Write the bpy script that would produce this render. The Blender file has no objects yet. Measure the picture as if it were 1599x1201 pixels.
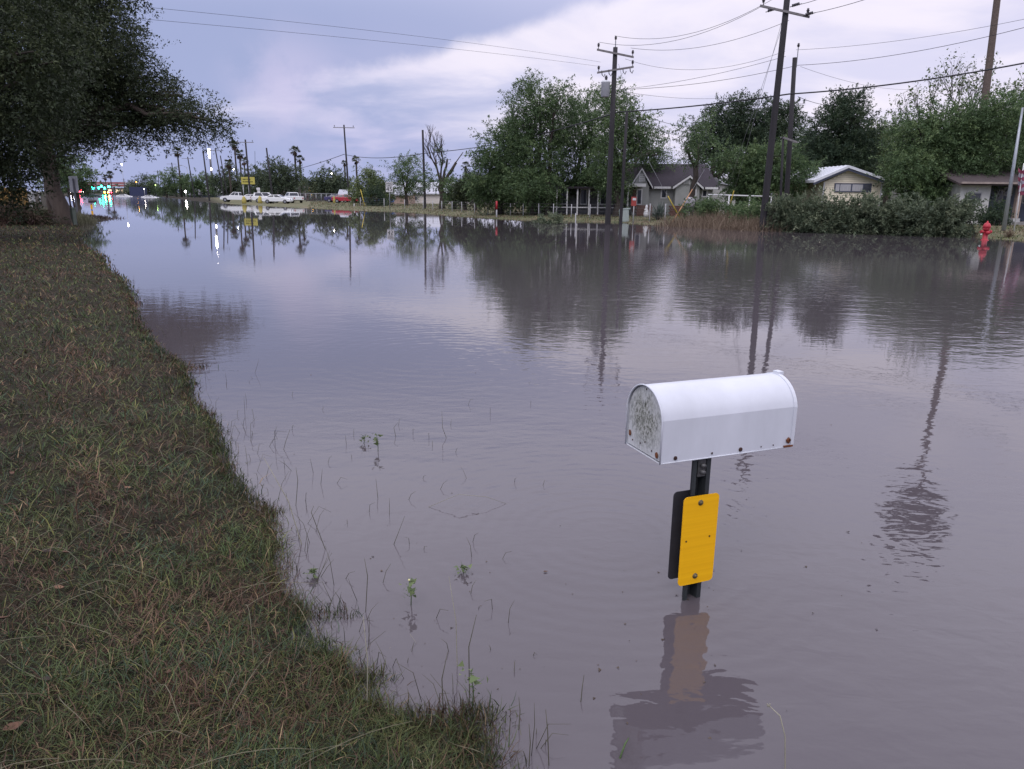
import bpy, math, random
import numpy as np
from mathutils import Matrix, Vector

# ------------------------------------------------------------------ camera
F_PX, W_PX, H_PX = 1155.0, 1599.0, 1201.0
PITCH, ROLL, EYE = math.radians(14.3), math.radians(0.62), 1.6
_f = np.array([0, math.cos(PITCH), -math.sin(PITCH)])
_r0 = np.array([1.0, 0, 0]); _u0 = np.cross(_r0, _f)
_R = _r0*math.cos(ROLL) + _u0*math.sin(ROLL)
_U = np.cross(_R, _f)
scn = bpy.context.scene
COL = scn.collection
cd = bpy.data.cameras.new('camera'); cam = bpy.data.objects.new('camera', cd); COL.objects.link(cam)
cam.matrix_world = Matrix(((_R[0], _U[0], -_f[0], 0), (_R[1], _U[1], -_f[1], 0), (_R[2], _U[2], -_f[2], EYE), (0, 0, 0, 1)))
cd.sensor_width = 36; cd.lens = 36*F_PX/W_PX; cd.clip_start = 0.05; cd.clip_end = 6000
scn.camera = cam

def ray(px, py):
    return _f + _R*(px-W_PX/2)/F_PX + _U*(H_PX/2-py)/F_PX
def at_z(px, py, z):
    d = ray(px, py); return np.array([0, 0, EYE]) + d*(z-EYE)/d[2]
def at_y(px, py, Y):
    d = ray(px, py); return np.array([0, 0, EYE]) + d*Y/d[1]
def mpp(Y): return Y/F_PX*1.0
def nrm(v):
    v = np.asarray(v, float); return v/np.linalg.norm(v)

# ------------------------------------------------------------------ world
SUN_EL, SUN_AZ = math.radians(52), math.radians(200)
world = bpy.data.worlds.new('World'); scn.world = world; world.use_nodes = True
nt = world.node_tree; nt.nodes.clear(); N = nt.nodes.new; L = nt.links.new
def lin(c):
    return tuple([(x/255/12.92) if x/255 <= 0.04045 else ((x/255+0.055)/1.055)**2.4 for x in c]) + (1.0,)
tc = N('ShaderNodeTexCoord')
def vmath(op, a, b=None):
    n = N('ShaderNodeVectorMath'); n.operation = op
    for i, s in enumerate((a, b)):
        if s is None: continue
        if isinstance(s, (tuple, list, np.ndarray)): n.inputs[i].default_value = tuple(float(q) for q in s)
        else: L(s, n.inputs[i])
    return n
def fmath(op, a, b=0.0, clamp=False):
    n = N('ShaderNodeMath'); n.operation = op; n.use_clamp = clamp
    for i, s in enumerate((a, b)):
        if isinstance(s, (int, float)): n.inputs[i].default_value = s
        else: L(s, n.inputs[i])
    return n.outputs[0]
def smooth(v, lo, hi):
    n = N('ShaderNodeMapRange'); n.interpolation_type = 'SMOOTHSTEP'
    L(v, n.inputs['Value']); n.inputs['From Min'].default_value = lo; n.inputs['From Max'].default_value = hi
    return n.outputs['Result']
def mixc(f, a, b):
    n = N('ShaderNodeMix'); n.data_type = 'RGBA'
    if isinstance(f, (int, float)): n.inputs[0].default_value = f
    else: L(f, n.inputs[0])
    for i, s in ((6, a), (7, b)):
        if isinstance(s, tuple): n.inputs[i].default_value = s
        else: L(s, n.inputs[i])
    return n.outputs[2]
D = vmath('NORMALIZE', tc.outputs['Generated']).outputs[0]
sep = N('ShaderNodeSeparateXYZ'); L(D, sep.inputs[0])
dz = fmath('MAXIMUM', sep.outputs['Z'], 0.0)
den = fmath('ADD', dz, 0.16)
cx = fmath('DIVIDE', sep.outputs['X'], den); cy = fmath('DIVIDE', sep.outputs['Y'], den)
cmb = N('ShaderNodeCombineXYZ'); L(cx, cmb.inputs[0]); L(cy, cmb.inputs[1])
def noise(scale, detail=5, rough=0.55, vec=None, dist=0.0, w=0.0):
    n = N('ShaderNodeTexNoise'); n.inputs['Scale'].default_value = scale; n.inputs['Detail'].default_value = detail
    n.inputs['Roughness'].default_value = rough; n.inputs['Distortion'].default_value = dist
    o = vmath('ADD', vec if vec is not None else cmb.outputs[0], (w, w*1.7, w*0.3)).outputs[0]
    L(o, n.inputs['Vector']); return n.outputs['Fac']
n_big = noise(0.55, 5, 0.55, w=3.1, dist=0.6)
n_mid = noise(1.5, 6, 0.55, w=7.7, dist=0.35)
n_dir = noise(7.0, 6, 0.6, vec=D, w=1.3)
def plane(p1, p2, inside):
    n = nrm(np.cross(ray(*p1), ray(*p2)))
    if n @ ray(*inside) < 0: n = -n
    return n
nzd = fmath('MULTIPLY', fmath('SUBTRACT', n_dir, 0.5), 0.16)
nzm = fmath('MULTIPLY', fmath('SUBTRACT', n_mid, 0.5), 0.22)
# a bank of pale cloud whose upper edge runs diagonally up to the right
e1 = fmath('ADD', vmath('DOT_PRODUCT', D, plane((500, 118), (900, 6), (1000, 150))).outputs['Value'], fmath('MULTIPLY', nzd, 0.35))
m1 = smooth(e1, -0.008, 0.016)
e2 = fmath('ADD', vmath('DOT_PRODUCT', D, plane((380, 95), (1000, 235), (1000, 50))).outputs['Value'], nzm)
m2 = smooth(e2, -0.07, 0.06)
pale = fmath('MULTIPLY', m1, m2)
# wisps low on the left
w1 = fmath('SUBTRACT', 1.0, smooth(vmath('DISTANCE', D, nrm(ray(450, 140))).outputs['Value'], 0.0, 0.10))
w1 = fmath('MULTIPLY', w1, smooth(n_dir, 0.42, 0.62))
w2 = fmath('SUBTRACT', 1.0, smooth(vmath('DISTANCE', D, nrm(ray(590, 205))).outputs['Value'], 0.0, 0.16))
w2 = fmath('MULTIPLY', w2, smooth(n_mid, 0.40, 0.62))
side = smooth(sep.outputs['X'], -0.25, 0.55)
low = mixc(side, lin((152, 160, 198)), lin((190, 187, 214)))
highc = mixc(smooth(n_big, 0.32, 0.68), lin((158, 166, 206)), lin((206, 202, 228)))
up = smooth(dz, 0.02, 0.16)
base = mixc(up, low, mixc(side, lin((148, 157, 193)), lin((194, 192, 219))))
c = mixc(fmath('MULTIPLY', pale, 0.9), base, mixc(smooth(n_mid, 0.36, 0.64), lin((201, 199, 222)), lin((226, 219, 231))))
c = mixc(fmath('MULTIPLY', w1, 0.6), c, lin((196, 188, 216)))
c = mixc(fmath('MULTIPLY', w2, 0.5), c, lin((186, 182, 214)))
# overcast overhead, brighter towards the zenith
hz = smooth(dz, 0.19, 0.42)
c = mixc(hz, c, mixc(smooth(n_big, 0.3, 0.7), (0.86, 0.85, 1.04, 1), (1.02, 1.00, 1.18, 1)))
cloud = N('ShaderNodeBackground'); L(c, cloud.inputs['Color']); cloud.inputs['Strength'].default_value = 1.0
sky = N('ShaderNodeTexSky'); sky.sky_type = 'NISHITA'; sky.sun_disc = False
sky.sun_elevation = SUN_EL; sky.sun_rotation = SUN_AZ
bgs = N('ShaderNodeBackground'); L(sky.outputs[0], bgs.inputs['Color']); bgs.inputs['Strength'].default_value = 0.05
mx = N('ShaderNodeMixShader'); mx.inputs[0].default_value = 0.95
L(bgs.outputs[0], mx.inputs[1]); L(cloud.outputs[0], mx.inputs[2])
wo = N('ShaderNodeOutputWorld'); L(mx.outputs[0], wo.inputs['Surface'])

sd_ = bpy.data.lights.new('sun', 'SUN'); sun = bpy.data.objects.new('sun', sd_); COL.objects.link(sun)
sd_.energy = 0.85; sd_.angle = math.radians(30); sd_.color = (1.0, 0.95, 0.97)
sdir = Vector((math.sin(SUN_AZ)*math.cos(SUN_EL), math.cos(SUN_AZ)*math.cos(SUN_EL), math.sin(SUN_EL)))
sun.rotation_euler = sdir.to_track_quat('Z', 'Y').to_euler()
vs = scn.view_settings; vs.view_transform = 'Standard'; vs.look = 'None'; vs.exposure = 0.40; vs.gamma = 1.0; vs.use_curve_mapping = False
scn.cycles.sample_clamp_indirect = 6.0
scn.cycles.max_bounces = 6; scn.cycles.transparent_max_bounces = 8
scn.cycles.caustics_reflective = False; scn.cycles.caustics_refractive = False

# ------------------------------------------------------------------ helpers
rng = np.random.default_rng(11); rnd = random.Random(5)

def tag(o, label=None, cat=None, group=None, kind=None):
    if label: o['label'] = label
    if cat: o['category'] = cat
    if group: o['group'] = group
    if kind: o['kind'] = kind
    return o
def empty(name, loc, label, cat, group=None, rz=0.0):
    o = bpy.data.objects.new(name, None); COL.objects.link(o); o.location = tuple(float(q) for q in loc)
    o.rotation_euler = (0, 0, rz); o.empty_display_size = 0.2
    return tag(o, label, cat, group)
def link(name, me, parent=None, loc=None):
    o = bpy.data.objects.new(name, me); COL.objects.link(o)
    if parent is not None: o.parent = parent
    if loc is not None: o.location = tuple(float(q) for q in loc)
    return o
def copy_tree(o, parent=None):
    c_ = o.copy(); COL.objects.link(c_)
    if parent is not None: c_.parent = parent
    for ch in list(o.children): copy_tree(ch, c_)
    return c_

class MB:
    """collects shapes in local coordinates and links them as one mesh object"""
    def __init__(s): s.v = []; s.f = []; s.mi = []; s.m = 0; s.smooth = []; s.sm = False
    def add(s, vs_, fs):
        b = len(s.v); s.v += [tuple(float(q) for q in p) for p in vs_]
        for f in fs: s.f.append(tuple(b+i for i in f)); s.mi.append(s.m); s.smooth.append(s.sm)
        return s
    def box(s, c0, size, rz=0.0, M=None):
        x, y, z = [q/2 for q in size]; pts = []
        for sx in (-1, 1):
            for sy in (-1, 1):
                for sz in (-1, 1):
                    p = np.array([sx*x, sy*y, sz*z])
                    if rz: p = np.array([p[0]*math.cos(rz)-p[1]*math.sin(rz), p[0]*math.sin(rz)+p[1]*math.cos(rz), p[2]])
                    if M is not None: p = M @ p
                    pts.append(p+np.array(c0, float))
        return s.add(pts, [(0, 1, 3, 2), (4, 6, 7, 5), (0, 4, 5, 1), (2, 3, 7, 6), (0, 2, 6, 4), (1, 5, 7, 3)])
    def bb(s, x0, x1, y0, y1, z0, z1): return s.box(((x0+x1)/2, (y0+y1)/2, (z0+z1)/2), (x1-x0, y1-y0, z1-z0))
    def tube(s, pts, rad, n=8, cap=True):
        pts = [np.array(p, float) for p in pts]; k = len(pts)
        if not hasattr(rad, '__len__'): rad = [rad]*k
        rings = []; prev = None
        for i in range(k):
            t = nrm(pts[min(i+1, k-1)]-pts[max(i-1, 0)])
            a = np.array([0, 0, 1.0]) if abs(t[2]) < 0.9 else np.array([1.0, 0, 0])
            if prev is not None: a = prev
            u = nrm(np.cross(t, np.cross(a, t))); w = np.cross(t, u); prev = u
            rings += [pts[i]+rad[i]*(math.cos(2*math.pi*j/n)*u+math.sin(2*math.pi*j/n)*w) for j in range(n)]
        fs = [(i*n+j, i*n+(j+1) % n, (i+1)*n+(j+1) % n, (i+1)*n+j) for i in range(k-1) for j in range(n)]
        if cap: fs += [tuple(range(n-1, -1, -1)), tuple((k-1)*n+j for j in range(n))]
        return s.add(rings, fs)
    def lathe(s, prof, n=16, c0=(0, 0, 0)):
        k = len(prof); pts = [(c0[0]+r*math.cos(2*math.pi*j/n), c0[1]+r*math.sin(2*math.pi*j/n), c0[2]+z) for r, z in prof for j in range(n)]
        fs = [(i*n+j, i*n+(j+1) % n, (i+1)*n+(j+1) % n, (i+1)*n+j) for i in range(k-1) for j in range(n)]
        return s.add(pts, fs+[tuple(range(n-1, -1, -1)), tuple((k-1)*n+j for j in range(n))])
    def prism(s, outline, off):
        n = len(outline); a = [np.array(p, float) for p in outline]; b = [p+np.array(off, float) for p in a]
        return s.add(a+b, [tuple(range(n)), tuple(range(2*n-1, n-1, -1))]+[(i, i+n, (i+1) % n+n, (i+1) % n) for i in range(n)])
    def sphere(s, c0, r, n=10, m=7, sc=(1, 1, 1)):
        pts = []; fs = []
        for i in range(m+1):
            th = math.pi*i/m
            for j in range(n):
                ph = 2*math.pi*j/n; pts.append((c0[0]+r*sc[0]*math.sin(th)*math.cos(ph), c0[1]+r*sc[1]*math.sin(th)*math.sin(ph), c0[2]+r*sc[2]*math.cos(th)))
        for i in range(m):
            for j in range(n): fs.append((i*n+j, (i+1)*n+j, (i+1)*n+(j+1) % n, i*n+(j+1) % n))
        return s.add(pts, fs)
    def mesh(s, name, mats, recalc=True):
        me = bpy.data.meshes.new(name); me.from_pydata(s.v, [], s.f)
        if not isinstance(mats, (list, tuple)): mats = [mats]
        for m in mats: me.materials.append(m)
        me.polygons.foreach_set('material_index', s.mi); me.polygons.foreach_set('use_smooth', s.smooth)
        if recalc:
            import bmesh
            bm = bmesh.new(); bm.from_mesh(me); bmesh.ops.recalc_face_normals(bm, faces=bm.faces); bm.to_mesh(me); bm.free()
        me.update(); return me
    def build(s, name, mats, parent=None, loc=None, recalc=True):
        return link(name, s.mesh(name, mats, recalc), parent, loc)

def fast_mesh(name, V, quads, mat, col=None, tri=None, smooth_=False):
    """V (n,3); quads (k,4); tri (m,3); col (n,3) colour per vertex"""
    me = bpy.data.meshes.new(name)
    nq = len(quads) if quads is not None else 0; ntr = len(tri) if tri is not None else 0
    me.vertices.add(len(V)); me.vertices.foreach_set('co', np.asarray(V, np.float32).ravel())
    if nq and np.asarray(quads).shape[1] == 3: tri = quads; quads = None; ntr = nq; nq = 0
    parts = []
    if nq: parts.append(np.asarray(quads, np.int32).ravel())
    if ntr: parts.append(np.asarray(tri, np.int32).ravel())
    idx = np.concatenate(parts); me.loops.add(len(idx)); me.loops.foreach_set('vertex_index', idx)
    tot = np.concatenate([np.full(nq, 4, np.int32), np.full(ntr, 3, np.int32)]); st = np.concatenate([[0], np.cumsum(tot)[:-1]]).astype(np.int32)
    me.polygons.add(nq+ntr); me.polygons.foreach_set('loop_start', st); me.polygons.foreach_set('loop_total', tot)
    if smooth_: me.polygons.foreach_set('use_smooth', np.ones(nq+ntr, bool))
    if col is not None:
        a = me.color_attributes.new('tint', 'FLOAT_COLOR', 'POINT')
        cc = np.ones((len(V), 4), np.float32); cc[:, :3] = col; a.data.foreach_set('color', cc.ravel())
    me.materials.append(mat); me.update(calc_edges=True); return me

# ------------------------------------------------------------------ materials
MATS = {}
def mat(name, col, rough=0.7, var=0.25, scale=4.0, metallic=0.0, bump=0.0, bscale=40.0, emit=0.0, spec=0.4, stretch=None, col2=None):
    if name in MATS: return MATS[name]
    m = bpy.data.materials.new(name); m.use_nodes = True; t = m.node_tree; b = t.nodes['Principled BSDF']
    b.inputs['Roughness'].default_value = rough; b.inputs['Metallic'].default_value = metallic; b.inputs['Specular IOR Level'].default_value = spec
    if emit:
        b.inputs['Base Color'].default_value = (*col, 1); b.inputs['Emission Color'].default_value = (*col, 1); b.inputs['Emission Strength'].default_value = emit
        MATS[name] = m; return m
    co = t.nodes.new('ShaderNodeTexCoord'); mp = t.nodes.new('ShaderNodeMapping'); t.links.new(co.outputs['Object'], mp.inputs[0])
    if stretch: mp.inputs['Scale'].default_value = stretch
    n = t.nodes.new('ShaderNodeTexNoise'); n.inputs['Scale'].default_value = scale; n.inputs['Detail'].default_value = 6; n.inputs['Roughness'].default_value = 0.65
    t.links.new(mp.outputs[0], n.inputs['Vector'])
    r = t.nodes.new('ShaderNodeValToRGB'); r.color_ramp.elements[0].position = 0.3; r.color_ramp.elements[1].position = 0.72
    c2 = col2 if col2 else tuple(q*(1+var) for q in col)
    r.color_ramp.elements[0].color = (*[q*(1-var) for q in col], 1); r.color_ramp.elements[1].color = (*c2, 1)
    t.links.new(n.outputs['Fac'], r.inputs[0]); t.links.new(r.outputs[0], b.inputs['Base Color'])
    if bump:
        n2 = t.nodes.new('ShaderNodeTexNoise'); n2.inputs['Scale'].default_value = bscale; n2.inputs['Detail'].default_value = 5
        t.links.new(mp.outputs[0], n2.inputs['Vector'])
        bp = t.nodes.new('ShaderNodeBump'); bp.inputs['Distance'].default_value = bump; t.links.new(n2.outputs['Fac'], bp.inputs['Height']); t.links.new(bp.outputs[0], b.inputs['Normal'])
    MATS[name] = m; return m
def leafmat(name, rough=0.55, trans=0.25):
    if name in MATS: return MATS[name]
    m = bpy.data.materials.new(name); m.use_nodes = True; t = m.node_tree; b = t.nodes['Principled BSDF']
    a = t.nodes.new('ShaderNodeAttribute'); a.attribute_name = 'tint'; t.links.new(a.outputs['Color'], b.inputs['Base Color'])
    b.inputs['Roughness'].default_value = rough; b.inputs['Specular IOR Level'].default_value = 0.3
    tr = t.nodes.new('ShaderNodeBsdfTranslucent'); t.links.new(a.outputs['Color'], tr.inputs['Color'])
    x = t.nodes.new('ShaderNodeMixShader'); x.inputs[0].default_value = trans
    t.links.new(b.outputs[0], x.inputs[1]); t.links.new(tr.outputs[0], x.inputs[2])
    t.links.new(x.outputs[0], t.nodes['Material Output'].inputs['Surface']); MATS[name] = m; return m
LEAF = leafmat('leaf'); BLADE = leafmat('grass_blade', 0.6, 0.15)
POLE = mat('creosoted_wood', (0.030, 0.028, 0.031), 0.85, 0.35, 6, bump=0.01, bscale=30, stretch=(1, 1, 0.08))
POLE_B = mat('weathered_wood', (0.11, 0.085, 0.075), 0.85, 0.3, 6, bump=0.01, bscale=30, stretch=(1, 1, 0.08))
ARM = mat('grey_wood', (0.20, 0.19, 0.19), 0.8, 0.25, 8)
BARK = mat('bark', (0.055, 0.045, 0.038), 0.9, 0.4, 5, bump=0.03, bscale=14, stretch=(1, 1, 0.25))
BARK_L = mat('palm_bark', (0.13, 0.10, 0.085), 0.9, 0.3, 5, bump=0.02, bscale=10, stretch=(1, 1, 3))
STEEL = mat('galvanised_steel', (0.32, 0.33, 0.34), 0.45, 0.15, 20, metallic=0.6)
WIRE = mat('cable_black', (0.03, 0.03, 0.035), 0.7, 0.1)
INSUL = mat('insulator_glaze', (0.05, 0.045, 0.05), 0.3, 0.2)
WHITE = mat('white_paint', (0.62, 0.62, 0.62), 0.5, 0.08, 9)
WHITE_D = mat('weathered_white', (0.42, 0.42, 0.41), 0.7, 0.2, 3)
CONC = mat('concrete', (0.26, 0.25, 0.24), 0.9, 0.2, 3, bump=0.004)

# ------------------------------------------------------------------ terrain
LEFT = [(118, 352), (125, 362), (124, 374), (135, 388), (158, 400), (166, 420), (190, 436), (206, 462), (215, 500), (240, 540), (285, 570), (298, 600), (302, 628),
        (330, 650), (343, 680), (352, 718), (365, 745), (395, 780), (425, 800), (432, 850), (440, 898), (438, 925), (480, 955), (470, 985), (520, 1020), (545, 1060), (600, 1110), (690, 1125), (750, 1150), (775, 1201)]
SPIT = [(112, 321), (120, 328), (126, 334), (140, 338), (168, 341.5), (140, 344.5), (125, 348)]
FARL = [(232, 304.7), (140, 304.2), (110, 305), (98, 309), (104, 315)]
FARR = [(1750, 392), (1599, 377), (1538, 371.5), (1400, 365), (1240, 361), (1150, 357), (1060, 352), (1000, 350), (945, 347), (860, 345), (775, 342), (700, 337),
        (640, 332), (600, 329.5), (540, 328), (500, 326), (425, 322), (350, 318), (300, 313.5), (262, 309)]
poly = [(2.2, -14.0), (60, -14.0), (70, 20.0)]
for q in FARR+FARL+SPIT+LEFT:
    P = at_z(q[0], q[1], 0); poly.append((P[0], P[1]))
poly += [(0.35, 1.2), (0.9, 0.5), (1.6, -1.5)]
poly = np.array(poly)

def wob(x, y, k=1.0):
    return (np.sin(x*1.7*k+1.3*np.sin(y*1.1*k))+np.sin(y*2.3*k+1.7*np.sin(x*0.9*k)+1)+0.6*np.sin(x*4.9*k+y*3.7*k)+0.4*np.sin(x*9.1*k-y*7.3*k+2))/3.0
def sdist(x, y):
    """signed distance to the water's outline, positive on land"""
    x = np.asarray(x, float); y = np.asarray(y, float); sh = x.shape; x = x.ravel(); y = y.ravel()
    best = np.full(x.shape, 1e9); ins = np.zeros(x.shape, bool); n = len(poly)
    for i in range(n):
        ax, ay = poly[i]; bx, by = poly[(i+1) % n]; dx, dy = bx-ax, by-ay
        t = np.clip(((x-ax)*dx+(y-ay)*dy)/(dx*dx+dy*dy+1e-12), 0, 1)
        best = np.minimum(best, (x-ax-t*dx)**2+(y-ay-t*dy)**2)
        cond = ((ay > y) != (by > y)); xi = ax+(y-ay)*(dx)/(dy if abs(dy) > 1e-9 else 1e-9)
        ins ^= cond & (x < xi)
    d = np.sqrt(best); return np.where(ins, -d, d).reshape(sh)
def gz(x, y):
    x = np.asarray(x, float); y = np.asarray(y, float); s = sdist(x, y)
    r = np.hypot(x, y); amp = np.clip(r/12, 0.12, 1.0)
    s = s+(0.042*wob(x, y, 6)+0.018*wob(x, y, 17))*np.clip(1.5-amp, 0.3, 1.3)-.02*np.clip(2-r/6, 0, 1)+0.25*wob(x, y, 1.0)*np.clip((r-12)/30, 0, 1)
    left = (x < -0.25*y-2) | (r < 12)
    land = np.where(left, 0.12*(1-np.exp(-np.maximum(s, 0)/0.7))+0.10*(1-np.exp(-np.maximum(s, 0)/6)), 0.30*(1-np.exp(-np.maximum(s, 0)/3.5)))
    land = land+0.012*wob(x, y, 4)*np.clip(s*3, 0, 1)
    return np.where(s > 0, land, -np.minimum(0.35, -s*0.35))
def g1(x, y): return float(gz(np.array([x]), np.array([y]))[0])
def gp(px, py):
    z = 0.1
    for _ in range(14):
        P = at_z(px, py, z); z = z+0.4*(max(g1(P[0], P[1]), -.03)-z)
    return np.array([P[0], P[1], z])
def gy(px, py, Y):
    P = at_y(px, py, Y); return np.array([P[0], P[1], g1(P[0], P[1])])

rr = np.concatenate([[0.01], np.geomspace(0.5, 2600, 330)])
th = np.concatenate([np.linspace(-0.85, 0.85, 280), np.linspace(0.85, 2*math.pi-0.85, 70)[1:-1]])
RR, TH = np.meshgrid(rr, th, indexing='ij')
X = RR*np.sin(TH); Y = RR*np.cos(TH); Z = gz(X, Y)
nr, ntht = RR.shape
ii, jj = np.meshgrid(np.arange(nr-1), np.arange(ntht), indexing='ij'); j2 = (jj+1) % ntht
quads = np.stack([ii*ntht+jj, ii*ntht+j2, (ii+1)*ntht+j2, (ii+1)*ntht+jj], -1).reshape(-1, 4)
V = np.stack([X, Y, Z], -1).reshape(-1, 3)
gm = bpy.data.materials.new('ground_soil'); gm.use_nodes = True; t = gm.node_tree; b = t.nodes['Principled BSDF']; b.inputs['Roughness'].default_value = 0.95
b.inputs['Specular IOR Level'].default_value = 0.15
co = t.nodes.new('ShaderNodeTexCoord')
def tn(scale, det=6, ro=0.6):
    n = t.nodes.new('ShaderNodeTexNoise'); n.inputs['Scale'].default_value = scale; n.inputs['Detail'].default_value = det; n.inputs['Roughness'].default_value = ro
    t.links.new(co.outputs['Object'], n.inputs['Vector']); return n.outputs['Fac']
def tramp(f, stops):
    r = t.nodes.new('ShaderNodeValToRGB'); e = r.color_ramp.elements
    while len(e) < len(stops): e.new(0.5)
    for q, (p, c_) in zip(e, stops): q.position = p; q.color = (*c_, 1)
    t.links.new(f, r.inputs[0]); return r.outputs[0]
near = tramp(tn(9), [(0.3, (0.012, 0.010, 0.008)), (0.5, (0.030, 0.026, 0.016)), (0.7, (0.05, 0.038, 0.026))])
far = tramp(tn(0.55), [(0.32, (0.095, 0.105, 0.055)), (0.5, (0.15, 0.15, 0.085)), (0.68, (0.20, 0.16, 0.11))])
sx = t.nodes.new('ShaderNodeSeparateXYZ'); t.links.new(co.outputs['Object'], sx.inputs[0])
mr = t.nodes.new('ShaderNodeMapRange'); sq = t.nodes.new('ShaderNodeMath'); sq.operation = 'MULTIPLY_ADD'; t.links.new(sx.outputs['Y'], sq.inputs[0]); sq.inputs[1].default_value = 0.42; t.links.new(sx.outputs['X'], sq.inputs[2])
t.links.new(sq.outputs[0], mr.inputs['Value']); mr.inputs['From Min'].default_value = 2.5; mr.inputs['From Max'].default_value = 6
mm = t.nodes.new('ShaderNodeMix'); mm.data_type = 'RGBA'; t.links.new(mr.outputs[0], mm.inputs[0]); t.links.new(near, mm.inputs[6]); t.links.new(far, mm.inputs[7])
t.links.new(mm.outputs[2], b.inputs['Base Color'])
bp = t.nodes.new('ShaderNodeBump'); bp.inputs['Distance'].default_value = 0.02; t.links.new(tn(60), bp.inputs['Height']); t.links.new(bp.outputs[0], b.inputs['Normal'])
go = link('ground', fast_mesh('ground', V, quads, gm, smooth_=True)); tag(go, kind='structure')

# ------------------------------------------------------------------ water
wm = bpy.data.materials.new('flood_water'); wm.use_nodes = True; t = wm.node_tree; b = t.nodes['Principled BSDF']
b.inputs['Roughness'].default_value = 0.012; b.inputs['IOR'].default_value = 1.50; b.inputs['Specular IOR Level'].default_value = 0.5
co = t.nodes.new('ShaderNodeTexCoord')
t.links.new(tramp(tn(0.12, 4), [(0.3, (0.078, 0.068, 0.075)), (0.7, (0.098, 0.085, 0.094))]), b.inputs['Base Color'])
def tm(op, a, c_=0.0, clamp=False):
    n = t.nodes.new('ShaderNodeMath'); n.operation = op; n.use_clamp = clamp
    for i, s_ in enumerate((a, c_)):
        if isinstance(s_, (int, float)): n.inputs[i].default_value = s_
        else: t.links.new(s_, n.inputs[i])
    return n.outputs[0]
def wn(scale, det, stretch, rot=0.0, off=0.0, dist=0.0):
    mp = t.nodes.new('ShaderNodeMapping'); mp.inputs['Scale'].default_value = stretch; mp.inputs['Rotation'].default_value = (0, 0, rot); mp.inputs['Location'].default_value = (off, off, 0)
    t.links.new(co.outputs['Object'], mp.inputs[0]); n = t.nodes.new('ShaderNodeTexNoise'); n.inputs['Scale'].default_value = scale; n.inputs['Detail'].default_value = det
    n.inputs['Distortion'].default_value = dist; n.inputs['Roughness'].default_value = 0.5; t.links.new(mp.outputs[0], n.inputs['Vector']); return n.outputs['Fac']
def tsm(v, lo, hi):
    n = t.nodes.new('ShaderNodeMapRange'); n.interpolation_type = 'SMOOTHSTEP'; t.links.new(v, n.inputs['Value'])
    n.inputs['From Min'].default_value = lo; n.inputs['From Max'].default_value = hi; return n.outputs['Result']
sxy = t.nodes.new('ShaderNodeSeparateXYZ'); t.links.new(co.outputs['Object'], sxy.inputs[0])
wind = tsm(wn(0.16, 3, (1, 0.7, 1), off=4.0), 0.30, 0.60)                      # patches of ruffled and calm water
right = tm('ADD', 0.25, tm('MULTIPLY', 0.75, tsm(tm('SUBTRACT', sxy.outputs['X'], tm('MULTIPLY', sxy.outputs['Y'], -0.08)), -2.5, 3.0)))
h1 = tm('MULTIPLY', wn(2.2, 2, (1, 1.8, 1), 0.5, dist=0.3), 0.0060)
h2 = tm('MULTIPLY', wn(6.5, 2, (1, 1.6, 1), -0.35, 9.0, dist=0.4), 0.0032)
h3 = tm('MULTIPLY', wn(19.0, 2, (0.7, 1.6, 1), 0.25, 3.0), 0.0006)
hw = tm('MULTIPLY', tm('ADD', tm('ADD', h1, h2), h3), tm('ADD', 0.10, tm('MULTIPLY', wind, right)))
hw = tm('MULTIPLY', hw, tm('SUBTRACT', 1.0, tm('SUBTRACT', tm('MULTIPLY', 0.89, tsm(sxy.outputs['Y'], 11.0, 27.0)), tm('MULTIPLY', 0.45, tsm(sxy.outputs['Y'], 45.0, 130.0)))))
def rings(x0, y0, lam, amp, r0, r1):
    v = t.nodes.new('ShaderNodeVectorMath'); v.operation = 'DISTANCE'; t.links.new(co.outputs['Object'], v.inputs[0]); v.inputs[1].default_value = (x0, y0, 0)
    d_ = tm('ADD', v.outputs['Value'], tm('MULTIPLY', wn(1.5, 2, (1, 1, 1), off=x0), 0.12))
    s_ = tm('SINE', tm('MULTIPLY', d_, 2*math.pi/lam))
    fall = tm('MULTIPLY', tm('SUBTRACT', 1.0, tsm(v.outputs['Value'], r0, r1)), tsm(v.outputs['Value'], 0.05, 0.3))
    return tm('MULTIPLY', tm('MULTIPLY', s_, fall), amp)
t.links.new(tm('ADD', 0.012, tm('MULTIPLY', 0.085, tsm(sxy.outputs['Y'], 30.0, 260.0))), b.inputs['Roughness'])
hsum = tm('ADD', hw, rings(0.45, 3.3, 0.085, 0.00034, 0.3, 2.2))
hsum = tm('ADD', hsum, rings(-0.7, 7.5, 0.16, 0.00022, 0.6, 2.4))
bp = t.nodes.new('ShaderNodeBump'); bp.inputs['Distance'].default_value = 1.0; bp.inputs['Strength'].default_value = 1.0
t.links.new(hsum, bp.inputs['Height']); t.links.new(bp.outputs[0], b.inputs['Normal'])
wv = [(-170, -16, 0), (75, -16, 0), (75, 120, 0), (30, 520, 0), (-420, 520, 0), (-170, 60, 0)]
wme = bpy.data.meshes.new('water'); wme.from_pydata(wv, [], [(0, 1, 2, 3, 4, 5)]); wme.materials.append(wm)
tag(link('water', wme), kind='structure')
#@@NEXT

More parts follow.
